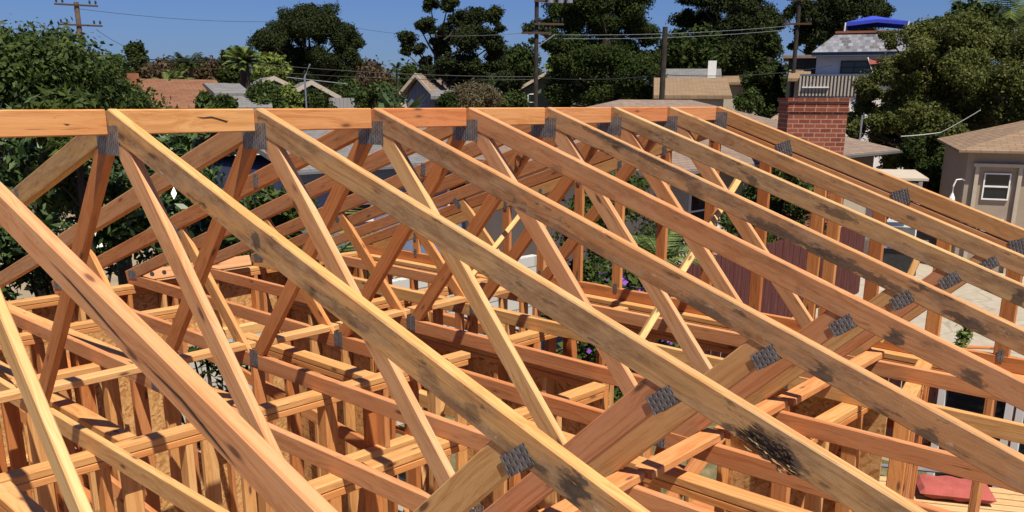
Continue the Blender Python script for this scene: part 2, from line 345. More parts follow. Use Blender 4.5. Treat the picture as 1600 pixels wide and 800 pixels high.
def leaves(name, blobs, n, size, m, parent=None, asp=2.2, shell=.55, up=.3, hang=0, seed=None):
    """n small leaf faces spread through overlapping clumps; blobs: (x,y,z,rx,ry,rz)"""
    r = np.random.default_rng(seed if seed is not None else len(blobs)*7+n)
    B = np.array(blobs, float); wgt = (B[:, 3]*B[:, 5])+(B[:, 3]*B[:, 4]); wgt /= wgt.sum()
    k = r.choice(len(B), n, p=wgt); d = r.normal(size=(n, 3)); d /= np.linalg.norm(d, axis=1)[:, None]
    rad = shell+(1-shell)*r.random(n)**.6; rad *= 1+.14*r.normal(size=n)
    U = r.normal(size=(len(B), 3, 3)); U /= np.linalg.norm(U, axis=2)[:, :, None]          # ragged lobes instead of balls
    lob = np.abs(np.einsum('nij,nj->ni', U[k], d)); rad *= .70+.30*lob[:, 0]+.28*lob[:, 1]**3+.34*lob[:, 2]**6
    st = r.random(n) < .07; rad = np.where(st, rad*r.uniform(1.05, 1.5, n), rad)
    P = B[k, :3]+d*B[k, 3:6]*rad[:, None]
    nrm = d*.8+r.normal(size=(n, 3))*.75; nrm[:, 2] += up; nrm /= np.linalg.norm(nrm, axis=1)[:, None]
    a = np.cross(nrm, r.normal(size=(n, 3))); a /= np.linalg.norm(a, axis=1)[:, None]
    if hang: a[:, 2] -= hang; a -= nrm*(a*nrm).sum(1)[:, None]; a /= np.linalg.norm(a, axis=1)[:, None]
    b = np.cross(nrm, a); sz = size*(.55+.9*r.random(n))[:, None]
    V = np.stack([P-a*sz*.5, P+b*sz*.5/asp-nrm*sz*.06, P+a*sz*.5, P-b*sz*.5/asp-nrm*sz*.06], 1).reshape(-1, 3)
    me = bpy.data.meshes.new(name); me.vertices.add(4*n); me.vertices.foreach_set('co', V.astype('f').ravel())
    me.loops.add(4*n); me.loops.foreach_set('vertex_index', np.arange(4*n, dtype='i')); me.polygons.add(n)
    me.polygons.foreach_set('loop_start', np.arange(0, 4*n, 4, dtype='i')); me.update(calc_edges=True); me.materials.append(m)
    o = bpy.data.objects.new(name, me); C.objects.link(o)
    if parent is not None: o.parent = parent
    return o

# ================================================================== SETTING: ground, patio, slab
def sheet(name, pts, z, m):
    mb = MB(); mb.quad([(x, y, z) for x, y in pts]); o = mb.build(name, m); o['kind'] = 'structure'; return o
sheet('ground', [(-900, -900), (900, -900), (900, 900), (-900, 900)], 0, M['dirt'])
sheet('lawn', [(4.6, -8), (9.0, -8), (9.0, 6), (4.6, 6)], .004, M['lawn'])
sheet('patio', [(9.25, -9), (26, -9), (26, 5.2), (9.25, 5.2)], .006, M['flag'])
mb = MB(); mb.box(-4.5, 4.45, -4.5, 4.4, -.1, .12); o = mb.build('foundation_slab', M['slab']); o['kind'] = 'structure'

# ================================================================== TRUSSES
MS = .3287; TH = math.atan(MS); DEP = .093; VD = DEP/math.cos(TH)
HP = -1.46; BD = .092; PY = 1.22; QY = 2.03; HL = 4.23
def yz(y, z): return (0, y, z)
def plate(parent, y, z, w_, h_, ang=0, both=True):
    """toothed connector plate pressed flat on the near face of the truss (and its twin behind)"""
    for side in ((0,) if not both else (0, 1)):
        mb = MB(); mb.box(-w_/2, w_/2, -.0008, .0008, -h_/2, h_/2)
        nx = int(w_/.0143); nz = int(h_/.0208)                    # punched teeth stand proud of the sheet
        o = mb.build('connector_plate', PLATE, parent); x = -.0018 if side == 0 else .0398
        R = Matrix(((0, 1, 0, x), (math.cos(ang), 0, -math.sin(ang), y), (math.sin(ang), 0, math.cos(ang), z), (0, 0, 0, 1)))
        o.matrix_basis = R
TR = {
 -1: dict(ch=(.66, .36, .20), st=.0, l='pinkish fir roof truss nearest the camera, crossing the bottom left corner', web=(.70, .50, .27)),
 0: dict(ch=(.70, .44, .20), st=.95, l='yellowish weathered roof truss with rusty smears, starting at the leftmost peak plate', web=(.66, .40, .24)),
 1: dict(ch=(.60, .40, .21), st=.8, l='tan grey roof truss with a black splintered scorched patch low on its rafter', web=(.64, .40, .24)),
 2: dict(ch=(.58, .32, .16), st=.9, l='brown streaked roof truss between the scorched one and the smooth pink one', web=(.66, .46, .26)),
 3: dict(ch=(.62, .33, .18), st=.4, l='smooth pink roof truss with one round grey blot past its plate', web=(.63, .38, .24)),
 4: dict(ch=(.58, .35, .19), st=1, l='roof truss with long black mould streaks along its rafter', web=(.62, .39, .24)),
 5: dict(ch=(.60, .42, .23), st=.85, l='greyish tan roof truss with faint smudges, just beyond the black streaked one', web=(.61, .35, .20)),
 6: dict(ch=(.60, .38, .20), st=.7, l='light brown roof truss next to the doubled gable truss', web=(.60, .36, .21)),
}
def web(parent, a, b, t_, col, w_=.089, bow=0):
    d = Vector((0, b[0]-a[0], b[1]-a[1])); n = Vector((0, -d.z, d.y))
    if n.z < 0: n = -n
    return board('web', (.019, a[0], a[1]), (.019, b[0], b[1]), w_, t_, n, parent, col=col, bow=bow, seg=5)
BLOTS = {0: [(895, 770, 26, .8, .95), (540, 520, 40, .35, .5), (665, 610, 18, .7, .35), (400, 378, 8, .6, .85), (735, 665, 16, .5, .5)], 1: [(1200, 703, 62, .85, .9), (1128, 690, 6, .3, .7)],
 2: [(1278, 597, 22, .8, .85), (1448, 680, 20, .6, .75), (1105, 490, 60, .6, .55), (900, 385, 60, .4, .4)], 3: [(1396, 532, 18, .85, .9), (1520, 594, 20, .7, .8), (865, 285, 12, .5, .35)],
 4: [(960, 205, 60, .30, .7), (1040, 245, 60, .35, .7), (1085, 300, 14, .6, .6), (1200, 378, 50, .55, .8), (1290, 415, 70, .5, .85), (1360, 452, 50, .5, .75), (1505, 510, 40, .55, .85)], 5: [(1177, 285, 10, .6, .7), (1310, 335, 34, .5, .7), (1590, 468, 12, .9, .85)],
 6: [(1230, 240, 20, .4, .4)]}
def patches_of(k):
    out = []
    for (px, py, rp, rz, st) in BLOTS.get(k, ()):
        q = onx(px, py, k*S); y, z = q.y, q.z-G; q2 = onx(px+rp, py+rp*.6, k*S); L = -y*math.cos(TH)-(z+VD/2)*math.sin(TH); L2 = -q2.y*math.cos(TH)-(q2.z-G+VD/2)*math.sin(TH)
        zl = -(-y)*(-math.sin(TH))*1.0*1.0 if False else (y*(-math.sin(TH))+(z+VD/2)*math.cos(TH)); out.append((L, max(-.03, min(.03, zl)), max(.02, L2-L), .046*rz*1.25, st))
    return out
for k in range(-1, 8):
    if k == 7: break
    d = TR[k]; t = thing('roof_truss', d['l'], 'roof truss', (k*S, 0, G), 0, 'roof trusses in a row along the ridge')
    jit = lambda c: tuple(x*random.uniform(.93, 1.05) for x in c)
    n_r = Vector((0, -math.sin(TH), math.cos(TH))); n_l = Vector((0, math.sin(TH), math.cos(TH)))
    ext = 5.2 if k >= 0 else 3.4
    bw = {0: -.024, 1: .010, 2: .008, 3: .006, 4: -.006, 5: .006, 6: -.004, -1: .01}[k]
    board('top_chord', (.019, 0, -VD/2), (.019, -ext, -VD/2-MS*ext), DEP, .038, n_r, t, col=d['ch'], stain=d['st'], c0=-math.tan(TH), bow=bw, seg=12, m=wood_mat('weathered_rafter_wood', True, patches_of(k)) if k in BLOTS else None)
    lc = {0: (.52, .36, .17), 1: (.56, .32, .17)}.get(k, tone(random.choice([2, 3, 1])))
    board('top_chord', (.019, 0, -VD/2), (.019, HL+.02, -VD/2-MS*(HL+.02)), DEP, .038, n_l, t, col=lc, stain=(.6 if k == 0 else .28), c0=-math.tan(TH), bow=random.uniform(-.012, .006), seg=10)
    bc = [(.66, .42, .20), (.62, .33, .18), (.60, .31, .17), (.55, .26, .13), (.57, .27, .14)][k % 5]
    board('bottom_chord', (.019, HL, HP), (.019, -HL, HP), BD, .0355, (0, 0, 1), t, col=bc, bow=random.uniform(-.006, .004), seg=10)
    wc = d['web']
    web(t, (.075, -.125), (PY, HP), .033, tone(2)); web(t, (-.055, -.12), (-PY, HP), .033, wc)
    web(t, (QY, -MS*QY-.07), (PY+.075, HP+.01), .030, tone(random.choice([0, 1]))); web(t, (-QY, -MS*QY-.07), (-PY-.075, HP+.01), .030, [(.62, .40, .20), (.58, .29, .17), (.61, .38, .20), (.58, .30, .17)][k % 4], w_=.095)
    plate(t, .026, -.112, .180, .106)
    plate(t, PY-.01, HP+.02, .085, .10, .0); plate(t, -PY+.01, HP+.02, .12, .12, 0)
    plate(t, -QY, -MS*QY-.118, .096, .056, math.pi-.645); plate(t, QY-.005, -MS*QY-.118, .096, .05, .75)
    plate(t, 1.05, -MS*1.05-.05, .04, .075, .1, False) if k in (0, 2, 3, 4) else None
    plate(t, HL-.1, HP+.045, .15, .07, -.12); plate(t, -HL+.1, HP+.045, .15, .07, .12)
# scorched, splintered patch on the second rafter: charred slivers standing off the face
t1 = [o for o in C.objects if o.get('label') == TR[1]['l']][0]
CHAR = plain('charred_wood', (.07, .045, .027), .95, .5, 40)
rr = random.Random(3); sl_ = MB()
def facept(px, py, X_, off): q = onx(px, py, X_); return Vector((X_+off, q.y, q.z))
for i in range(62):
    u = rr.random(); v = rr.uniform(-1, 1); cx_, cy_ = 1158+u*88, 668+u*62+v*22*(1-abs(u-.5)*.5)
    if v < -.2 and u < .2: continue
    L_ = rr.uniform(8, 30); a0 = facept(cx_-L_*.5, cy_-L_*.33, S, -.0015); a1 = facept(cx_+L_*.5, cy_+L_*.34, S, -.0015); w_ = Vector((0, 0, rr.uniform(.0015, .0045)))
    m0 = (a0+a1)/2+Vector((-rr.uniform(.002, .008), 0, rr.uniform(-.001, .001)))
    sl_.quad([a0, m0-w_, a1]); sl_.quad([a0, a1, m0+w_]); sl_.quad([a0, m0+w_, m0-w_]); sl_.quad([a1, m0-w_, m0+w_])
sp_ = sl_.build('charred_splinters', CHAR); sp_.parent = t1; sp_.matrix_parent_inverse = Matrix.Translation((-S, 0, -G))
sl_ = MB()
for i in range(16):
    u = rr.random(); v = rr.uniform(-.2, 1); cx_, cy_ = 1158+u*84, 672+u*62+v*20
    L_ = rr.uniform(10, 24); a0 = facept(cx_-L_*.5, cy_-L_*.33, S, -.002); a1 = facept(cx_+L_*.5, cy_+L_*.34, S, -.002); w_ = Vector((0, 0, .0013)); m0 = (a0+a1)/2+Vector((-.006, 0, 0))
    sl_.quad([a0, m0-w_, a1]); sl_.quad([a0, a1, m0+w_]); sl_.quad([a0, m0+w_, m0-w_]); sl_.quad([a1, m0-w_, m0+w_])
sp_ = sl_.build('torn_splinters', plain('raw_splinter', (.45, .30, .15), .9, .2, 30)); sp_.parent = t1; sp_.matrix_parent_inverse = Matrix.Translation((-S, 0, -G))
t4 = [o for o in C.objects if o.get('label') == TR[4]['l']][0]; sl_ = MB()
for st in ([(796, 259), (800, 264), (803, 271), (803.5, 266), (806, 261.5), (808, 264), (806.5, 269), (803.5, 271)], [(808, 261), (805.5, 254), (806, 246), (809, 242), (812, 246), (813.5, 252), (812, 259), (808, 261.5), (812, 260)], [(809, 242), (813, 245), (817, 250)]):
    sl_.tube([facept(x, y, 4*S, -.0005) for x, y in st], .0022, 5)
sp_ = sl_.build('marker_writing', M['darkpole']); sp_.parent = t4; sp_.matrix_parent_inverse = Matrix.Translation((-4*S, 0, -G))
gt = thing('gable_truss', 'gable truss of doubled rafters with upright studs at the right end of the ridge', 'roof truss', (7*S, 0, G))
gc = (.60, .37, .18)
board('top_chord', (.019, 0, -VD/2), (.019, -4.9, -VD/2-MS*4.9), DEP, .038, (0, -math.sin(TH), math.cos(TH)), gt, col=gc, stain=.35, c0=-math.tan(TH), bow=.004, seg=12)
board('top_chord', (.019, 0, -VD/2), (.019, HL, -VD/2-MS*HL), DEP, .038, (0, math.sin(TH), math.cos(TH)), gt, col=tone(2), stain=.2, c0=-math.tan(TH), seg=10)
board('lower_chord', (.019, 0, -VD*1.5-.002), (.019, -4.5, -VD*1.5-.002-MS*4.5), DEP-.004, .036, (0, -math.sin(TH), math.cos(TH)), gt, col=(.60, .31, .15), stain=.1, c0=-math.tan(TH), seg=10)
board('lower_chord', (.019, 0, -VD*1.5-.002), (.019, HL-.3, -VD*1.5-.002-MS*(HL-.3)), DEP-.004, .036, (0, math.sin(TH), math.cos(TH)), gt, col=(.62, .38, .17), c0=-math.tan(TH), seg=10)
board('bottom_chord', (.019, HL, HP), (.019, -HL, HP), BD, .036, (0, 0, 1), gt, col=tone(2), seg=10)
for i in range(-9, 10):
    y = i*.406+.02; zt = -VD*1.7-MS*abs(y)
    if zt < HP+.1: continue
    board('stud', (.019, y, HP), (.019, y, zt), .089 if i in (-2,) else .087, .032, (0, 1, 0), gt, col=tone(random.choice([1, 2, 5])), seg=4)
    plate(gt, y, HP+.045, .035, .075, 0, False); plate(gt, y, zt-.01, .035, .075, 0, False)
board('stud', (.019, -.905, HP), (.019, -.905, -VD*1.7-MS*.9), .087, .030, (0, 1, 0), gt, col=tone(1), seg=4)
for y in (-.52, -1.32, -2.02): plate(gt, y, -MS*abs(y)-.10, .105, .095, math.pi-.33+.0)
plate(gt, .0, -.098, .15, .12)

# ridge blocks between the trusses
bl = ['broad orange ridge block running off the left edge of the picture', 'ridge block with a long dark split, between the first two full peaks', 'ridge block with a large oval knot figure, second bay of the ridge',
      'smooth reddish ridge block with two small knots near its right end, third bay', 'pale orange ridge block of the fourth bay, above the letters on a web', 'plain ridge block of the fifth bay in front of the utility poles',
      'short reddish ridge block of the sixth bay under the dark pole', 'last short ridge block against the gable truss']
for i, l in enumerate(bl):
    x0, x1 = (i-1)*S+.038, i*S
    o = board('ridge_block', (x0+.002, .034, G-.048), (x1-.002, .034, G-.048), .092, .036, (0, 0, 1), None, col=[(.66, .35, .16), (.68, .40, .19), (.66, .35, .17), (.62, .27, .13), (.68, .38, .19), (.66, .34, .17), (.60, .26, .13), (.62, .30, .15)][i], seg=2)
    tag(o, l, 'wood block', 'ridge blocks between the truss peaks')
rb = [o for o in C.objects if o.name.startswith('ridge_block')]
def crack(parent, pts, X0, wid, face_y=None):
    mb = MB(); P = [ony(px, py, face_y) for px, py in pts] if face_y is not None else [onx(px, py, X0) for px, py in pts]
    off = Vector((0, -.001, 0)) if face_y is not None else Vector((-.001, 0, 0)); n = len(P)
    for i in range(n-1):
        w0, w1 = wid*math.sin(math.pi*(i+.02)/(n-1+.04)), wid*math.sin(math.pi*(i+1-.02)/(n-1+.04))
        a, b = P[i]+off, P[i+1]+off; mb.quad([a-Vector((0, 0, w0)), b-Vector((0, 0, w1)), b+Vector((0, 0, w1)), a+Vector((0, 0, w0))])
    o = mb.build('split', M['darkpole']); o.parent = parent; o.matrix_parent_inverse = parent.matrix_basis.inverted(); return o
crack(rb[1], [(305, 182), (318, 184), (330, 183), (342, 186), (355, 189)], 0, .003, .0155); crack(rb[1], [(338, 186), (348, 188), (354, 190), (356, 188)], 0, .0035, .0155)
crack(rb[0], [(98, 193), (104, 194.5), (110, 194)], 0, .002, .0155)
tm = [o for o in C.objects if o.get('label') == TR[-1]['l']][0]
crack(tm, [(75, 405), (110, 440), (150, 485), (180, 520), (205, 548)], -S, .0035); crack(tm, [(215, 556), (250, 590), (285, 625), (320, 668), (350, 705), (372, 733)], -S, .004)
a_ = ony(212, 434, 4.08); b_ = ony(392, 408, 4.08)
t = board('bored_board', (a_.x, 4.08, a_.z+.01), (b_.x, 4.10, a_.z+.01), .10, .03, (0, .35, 1), None, col=(.70, .40, .24), seg=2); tag(t, 'pinkish board with a row of dark bored holes on the back wall plate', 'wood board')
for i in range(4):
    o = MB().tube([(.14+i*.11, -.0170, .0), (.14+i*.11, -.0145, .0)], .020, 12).build('hole', M['dark'], t); o2 = MB().tube([(.14+i*.11, .0170, .0), (.14+i*.11, .0145, .0)], .020, 12).build('hole', M['dark'], t)
# flat braces laid on the bottom chords, one between each pair of trusses
for row, (y, labs) in enumerate(((1.33, ['at the left edge under the pale web', 'ending on the chord above the sunlit window gap', 'beside the small square plate at lower left', 'in the fourth bay left of the centre', 'in the fifth bay left of the centre', 'in the sixth bay left of the centre', 'in the far bay left of the centre']),
                                 (-1.50, ['at the bottom edge right of the middle', 'lit orange with two shadows, bottom right of centre', 'ending over the knotty bottom chord', 'seen under the doubled webs on the right', 'in the fifth bay on the right', 'in the sixth bay on the right', 'in the far bay on the right']))):
    for i, l in enumerate(labs):
        x0 = (i-1)*S+.10; x1 = i*S+.075
        o = board('lateral_brace', (x0, y, G+HP+BD/2+.021), (x1, y+.02, G+HP+BD/2+.021), .089, .038, (0, 1, 0), None, col=[(.66, .42, .22), (.64, .32, .15)][row], seg=2)
        tag(o, 'flat sawn brace across the bottom chords ' + l, 'wood brace', 'flat braces between the trusses')
# long diagonal braces from the gable down to the bottom chords
for a, b_, l, c in (((4.2, -.27, G-.42), (2.75, -.42, G-1.40), 'pale diagonal gable brace at right of centre, crossing behind four rafters', (.72, .50, .25)),
                    ((4.2, -1.52, G-.78), (4.05, -1.38, G-1.40), 'short bright diagonal gable brace behind the plated joints on the right', (.70, .46, .22)),
                    ((4.2, 1.70, G-.80), (3.2, 1.52, G-1.38), 'pale diagonal gable brace left of centre, in front of the shrubs', (.72, .48, .24))):
    tag(board('gable_brace', a, b_, .089, .038, (1, 0, .8), None, col=c, seg=4), l, 'wood brace', 'diagonal gable braces')

# ================================================================== STUD WALLS
ZT = G-1.507                       # top of the walls
def wall(label, a, b, z0=.12, z1=ZT, sheath=0, sp=.406, openings=(), group='stud walls of the house frame', mid=True, skip=()):
    a, b = Vector((*a, 0)), Vector((*b, 0)); L = (b-a).length; u = (b-a).normalized(); n = Vector((-u.y, u.x, 0))
    t = thing('stud_wall', label, 'stud wall', (a.x, a.y, 0), math.atan2(u.y, u.x), group)
    def B(nm, p, q, w_, th, wd, c=None, seg=3): return board(nm, p, q, w_, th, wd, t, col=c or tone(), seg=seg)
    B('top_plate', (0, 0, z1-.019), (L, 0, z1-.019), .089, .038, (0, 1, 0), tone(0), 4); B('top_plate', (.0, 0, z1-.058), (L-.02, 0, z1-.058), .088, .037, (0, 1, 0), tone(1), 4)
    B('bottom_plate', (0, 0, z0+.019), (L, 0, z0+.019), .089, .038, (0, 1, 0))
    x = .02
    while x < L-.01:
        op = [o for o in openings if o[0] < x < o[1]]
        zz0, zz1 = z0+.038, z1-.077
        if op:
            if op[0][2] > z0+.2: B('stud', (x, 0, zz0), (x, 0, op[0][2]-.04), .087, .038, (0, 1, 0))
            if op[0][3] < z1-.25: B('stud', (x, 0, op[0][3]+.1), (x, 0, zz1), .087, .038, (0, 1, 0))
        else:
            B('stud', (x, 0, zz0), (x, random.uniform(-.003, .003), zz1), .087, .038, (0, 1, 0))
            if mid and random.random() < .55 and x+sp < L-.02 and not [o for o in openings if o[0]-sp < x < o[1]]:
                z = z0+1.22+random.choice([0, .05]); B('fire_block', (x+.02, 0, z), (x+sp-.02, 0, z), .085, .038, (0, 1, 0))
        x += sp
    for o in openings:
        B('trimmer', (o[0], 0, z0+.038), (o[0], 0, z1-.077), .088, .038, (0, 1, 0)); B('trimmer', (o[1], 0, z0+.038), (o[1], 0, z1-.077), .088, .038, (0, 1, 0))
        B('header', (o[0]+.019, 0, o[3]+.05), (o[1]-.019, 0, o[3]+.05), .1, .084, (0, 0, 1))
        if o[2] > z0+.2: B('sill', (o[0]+.019, 0, o[2]-.019), (o[1]-.019, 0, o[2]-.019), .088, .038, (0, 1, 0))
    if sheath:
        s_ = .0445+.007 if sheath > 0 else -.0445-.007
        xs = [0]; 
        for o in sorted(openings): xs += [o[0], o[1]]
        xs.append(L)
        mb = MB()
        for i in range(len(xs)-1):
            if i % 2 == 0: 
                x = xs[i]
                while x < xs[i+1]-.01:
                    x2 = min(x+1.22, xs[i+1]); mb.box(x+.002, x2-.002, s_-.006, s_+.006, z0, z1-.003); x = x2
            else:
                o = sorted(openings)[i//2]
                if o[2] > z0+.1: mb.box(xs[i], xs[i+1], s_-.006, s_+.006, z0, o[2]-.04)
                if o[3] < z1-.1: mb.box(xs[i], xs[i+1], s_-.006, s_+.006, o[3]+.1, z1-.003)
        mb.build('sheathing', OSB, t)
    return t
wall('exterior back wall frame with strand board sheathing under the left ends of the trusses', (-3.5, 4.18), (4.25, 4.18), sheath=1, openings=[(5.6, 6.6, .95, 2.0)])
wall('interior stud partition whose sunny double top plate crosses the lower left corner', (-1.6, .60), (2.35, .58), openings=[(2.9, 3.5, .12, 2.1)])
wall('short stud partition with double top plate below the centre of the picture', (.38, -.42), (2.42, -.44))
wall('cross partition at the far left, its top plate running towards the back wall', (.84, .68), (.80, 4.1))
wall('cross partition with strand board behind the middle webs', (2.52, -.4), (2.50, 2.9), sheath=-1, openings=[(1.2, 2.1, .12, 2.1)])
wall('stud wall with strand board at the bottom left corner', (-.42, -.9), (-.40, .52))
wall('end wall frame standing under the gable truss', (4.24, 4.1), (4.24, -4.2), openings=[(4.75, 6.1, .12, 2.15), (1.1, 2.3, .9, 2.1)])
wall('stud partition with strand board seen below the scorched rafter', (3.30, -.75), (3.30, -1.72), sheath=1)
wall('stud partition parallel to the ridge, right of centre', (2.6, .62), (4.1, .62))
wall('short partition under the orange brace at the bottom', (2.3, -1.62), (3.25, -1.62), openings=[])
wall('open stud wall at the right under the gable, nearer than the patio', (3.75, .55), (3.75, -1.5))
wall('closely packed studs of a corner post wall at lower right', (3.36, -1.80), (4.18, -1.62), sp=.13, mid=False)
wall('low partition parallel to the ridge behind the pale web at far left', (-2.2, 1.98), (.78, 1.98))
wall('second partition parallel to the ridge near the back left corner', (-2.2, 3.06), (.78, 3.06))
wall('closet partition between the pink rafter and the back wall', (.88, 3.1), (1.85, 3.1))
wall('cross partition under the yellowish rafter', (1.65, -.5), (1.65, -2.6))
wall('cross partition in the middle left room', (.20, .65), (.20, 4.1))
wall('cross partition between the strand board room and the gable', (3.35, .7), (3.35, 4.1))
wall('partition parallel to the ridge in the back middle room', (2.6, 2.2), (4.15, 2.2))
wall('short cross wall under the middle bottom chords', (1.62, .62), (1.62, 2.0))
for i, (a, b_, l) in enumerate((((-.3, .2, 1.2), (1.0, .1, 1.3), 'level blocking board in the lower left room'), ((.3, -.2, 1.9), (2.3, -.3, 1.85), 'flat wide reddish board lying beside the central top plate'),
        ((1.7, -1.0, 1.4), (3.2, -1.2, 1.5), 'level blocking board under the yellowish rafter'), ((.9, 1.3, 1.5), (1.6, 1.4, 1.45), 'level blocking board in the middle left room'), ((2.6, 1.5, 1.7), (4.1, 1.4, 1.6), 'level board in the back middle room'), ((-.3, 1.2, 1.7), (.8, 1.2, 1.7), 'level board by the far left partition'))):
    tag(board('blocking_board', a, b_, .14, .038, (0, 1, .1), None, col=tone(random.choice([1, 2, 5])), seg=3), l, 'wood board', 'loose level boards inside the frame')
# loose diagonal wall braces
for a, b_, l in (((.95, 1.5, .25), (1.0, 3.6, 2.3), 'temporary diagonal wall brace in the back left room'), ((1.3, .1, .3), (1.5, -.35, 2.35), 'temporary diagonal wall brace beside the small square plate'),
                 ((1.7, 1.0, .2), (2.44, .9, 2.3), 'leaning loose board beside the strand board partition'), ((3.25, 1.2, .2), (2.6, 1.0, 2.4), 'leaning loose board in the room beyond the partition'),
                 ((2.7, -1.2, .2), (3.22, -1.5, 2.45), 'leaning loose board under the orange brace'), ((4.15, -1.6, .25), (4.1, -2.9, 2.3), 'long reddish brace leaning at the end wall, lower right')):
    tag(board('loose_brace', a, b_, .089, .038, (0, .3, 1), None, col=tone(), seg=4), l, 'wood brace', 'temporary braces in the wall frames')

rb_ = random.Random(12)
spots_ = [((-.2, .9, 2.2), (.7, 3.4, .4), 'crossing the far left room'), ((.3, 3.9, 2.4), (.75, 1.0, 1.6), 'sloping along the left partition'), ((.9, .75, 2.3), (1.5, 3.8, 2.2), 'running to the back wall left of the window gap'),
 ((1.2, -.9, 2.3), (1.6, .2, .4), 'rising under the pink rafter'), ((.5, -1.2, 2.2), (1.5, -.7, 2.35), 'level at the bottom left'), ((1.75, .75, 2.45), (2.45, 2.0, .5), 'inside the strand board room'),
 ((1.8, -2.0, 2.2), (2.6, -.6, .8), 'under the bottom of the yellowish rafter'), ((2.0, .9, 1.9), (2.3, 3.9, 2.0), 'running towards the back middle'), ((2.7, .8, 2.4), (3.2, 2.9, .6), 'beyond the strand board partition'), ((3.5, -.3, 2.3), (4.1, .5, .5), 'beside the gable wall studs'),
 ((2.0, -.55, 1.2), (3.2, -.9, 2.4), 'leaning behind the orange flat brace'), ((3.4, .9, 1.9), (4.1, 3.9, 2.2), 'at the far end room')]
for a, b_, l in spots_: tag(board('brace_board', a, b_, .089, .038, (rb_.uniform(-.3, .3), .2, 1), None, col=tone(random.choice([1, 2, 3, 5])), seg=4), 'bracing board ' + l, 'wood brace', 'loose bracing boards inside the frame')
oc = ['on the slab by the back left corner', 'on the slab below the pink rafter', 'on the slab under the yellowish rafter', 'on the lawn outside the end wall', 'on the lawn near the leaning doors', 'at the foot of the nearer fence', 'on the patio near the grill', 'on the patio in front of the beige house']
for i, (x, y, z, a_) in enumerate(((1.2, 3.3, .14, .4), (.4, 1.2, .14, 1.2), (1.9, .9, .14, 2.0), (5.5, .6, .025, .3), (6.6, -.2, .025, 1.0), (8.8, .6, .025, 1.5), (13.2, 2.2, .03, .8), (15.5, .6, .03, 2.2))):
    tag(board('offcut', (x, y, z), (x+.7*math.cos(a_), y+.7*math.sin(a_), z+.004), .089, .038, (-math.sin(a_), math.cos(a_), 0), None, col=tone(), seg=2), 'short sawn lumber offcut lying ' + oc[i], 'offcut', 'lumber offcuts on the ground')
# ================================================================== YARD BEHIND THE BACK WALL
t = MB().box(-4, 8.5, 5.35, 5.5, 0, 1.95).build('block_wall', M['block']); tag(t, 'white painted block garden wall behind the house frame', 'garden wall')
def shrub(label, cx, cy, w_, d_, h, n, size, m, hang=0, seed=1, z0=0.0, nb=26, name='shrub', asp=2.6, cat='shrub', group=None):
    t = thing(name, label, cat, (cx, cy, z0), 0, group); r = random.Random(seed); bl = []
    for i in range(nb):
        a = r.uniform(0, 6.28); q = r.random()**.5; z = r.uniform(.12, 1)**.8*h
        k = math.sqrt(max(.05, 1-(z/h)**3.2)); bl.append((math.cos(a)*q*w_/2*k, math.sin(a)*q*d_/2*k, z*.93, w_*r.uniform(.09, .18), d_*r.uniform(.12, .2), h*r.uniform(.06, .13)))
    leaves('foliage', bl, n, size, m, t, asp=asp, shell=.25, hang=hang, seed=seed)
    mb = MB()
    for b in bl[:10]:
        e = Vector(b[:3]); mb.tube([(r.uniform(-.1, .1), r.uniform(-.1, .1), 0), (e.x*.4, e.y*.4, e.z*.5), e], [.04, .025, .008], 5)
    mb.build('stem', M['bark'], t); return t
shrub('glossy broadleaf bush filling the gap under the left end of the ridge', .6, 6.6, 2.4, 1.8, 4.05, 9000, .13, M['leaf_glossy'], .5, 1)
shrub('tall glossy bush behind the first full truss, leaves up to the ridge block', 2.3, 6.9, 2.3, 1.8, 4.1, 9000, .13, M['leaf_glossy'], .5, 2)
shrub('glossy bush behind the second full truss', 3.9, 7.1, 2.2, 1.8, 3.95, 10500, .13, M['leaf_glossy'], .5, 3)
shrub('lower bush beside the grey roofed house, under the second ridge block', 5.3, 7.4, 1.9, 1.7, 3.2, 8500, .12, M['leaf_mid'], .4, 4)
shrub('low broadleaf bush behind the back wall near the centre', 6.7, 7.2, 1.5, 1.5, 2.3, 4500, .14, M['leaf_mid'], .3, 5)
shrub('sparse twiggy plant casting leaf shadows on the white block wall', 2.95, 5.0, 1.3, .4, 1.9, 500, .12, M['leaf_dark'], .2, 6, nb=14)
def fan_palm(label, loc, nf, ln, m, up=1.0, seed=3, trunk=0, tr=.09, name='palm', width=.05, seg=7, leaflets=16, group=None):
    t = thing(name, label, 'palm', loc, 0, group); r = random.Random(seed); mb = MB()
    for i in range(nf):
        a = 6.283*i/nf+r.uniform(-.3, .3); e = r.uniform(.15, 1.25)*up; prev = Vector((0, 0, trunk)); d = Vector((math.cos(a)*math.cos(e), math.sin(a)*math.cos(e), math.sin(e)))
        pts = [prev]; 
        for j in range(seg): d = (d+Vector((0, 0, -.16))).normalized(); pts.append(pts[-1]+d*ln/seg)
        mb.tube(pts, [.012]*len(pts), 3)
        for j in range(leaflets):
            q = (j+2)/(leaflets+1.5)*(seg-.01); i0 = int(q); p = pts[i0].lerp(pts[i0+1], q-i0); ax = (pts[i0+1]-pts[i0]).normalized(); sd = ax.cross(Vector((0, 0, 1))).normalized()
            for s_ in (-1, 1):
                tip = p+(sd*s_*.8+ax*.6+Vector((0, 0, -.35))).normalized()*ln*.30*(1-.5*abs(j/leaflets-.45)); mb.quad([p, p+ax*width*.5, tip, p-ax*width*.5+Vector((0, 0, .005))])
    mb.build('frond', m, t)
    if trunk: MB().tube([(0, 0, 0), (.03*trunk/3, 0, trunk*.5), (0, 0, trunk)], [tr*1.25, tr, tr*.85], 8).build('trunk', M['bark'], t)
    return t
p = ony(495, 268, 6.0); fan_palm('bright areca palm poking up below the second ridge block', (p.x, p.y, 1.0), 16, 1.3, M['leaf_palm'], seed=5, trunk=.9, tr=.05)
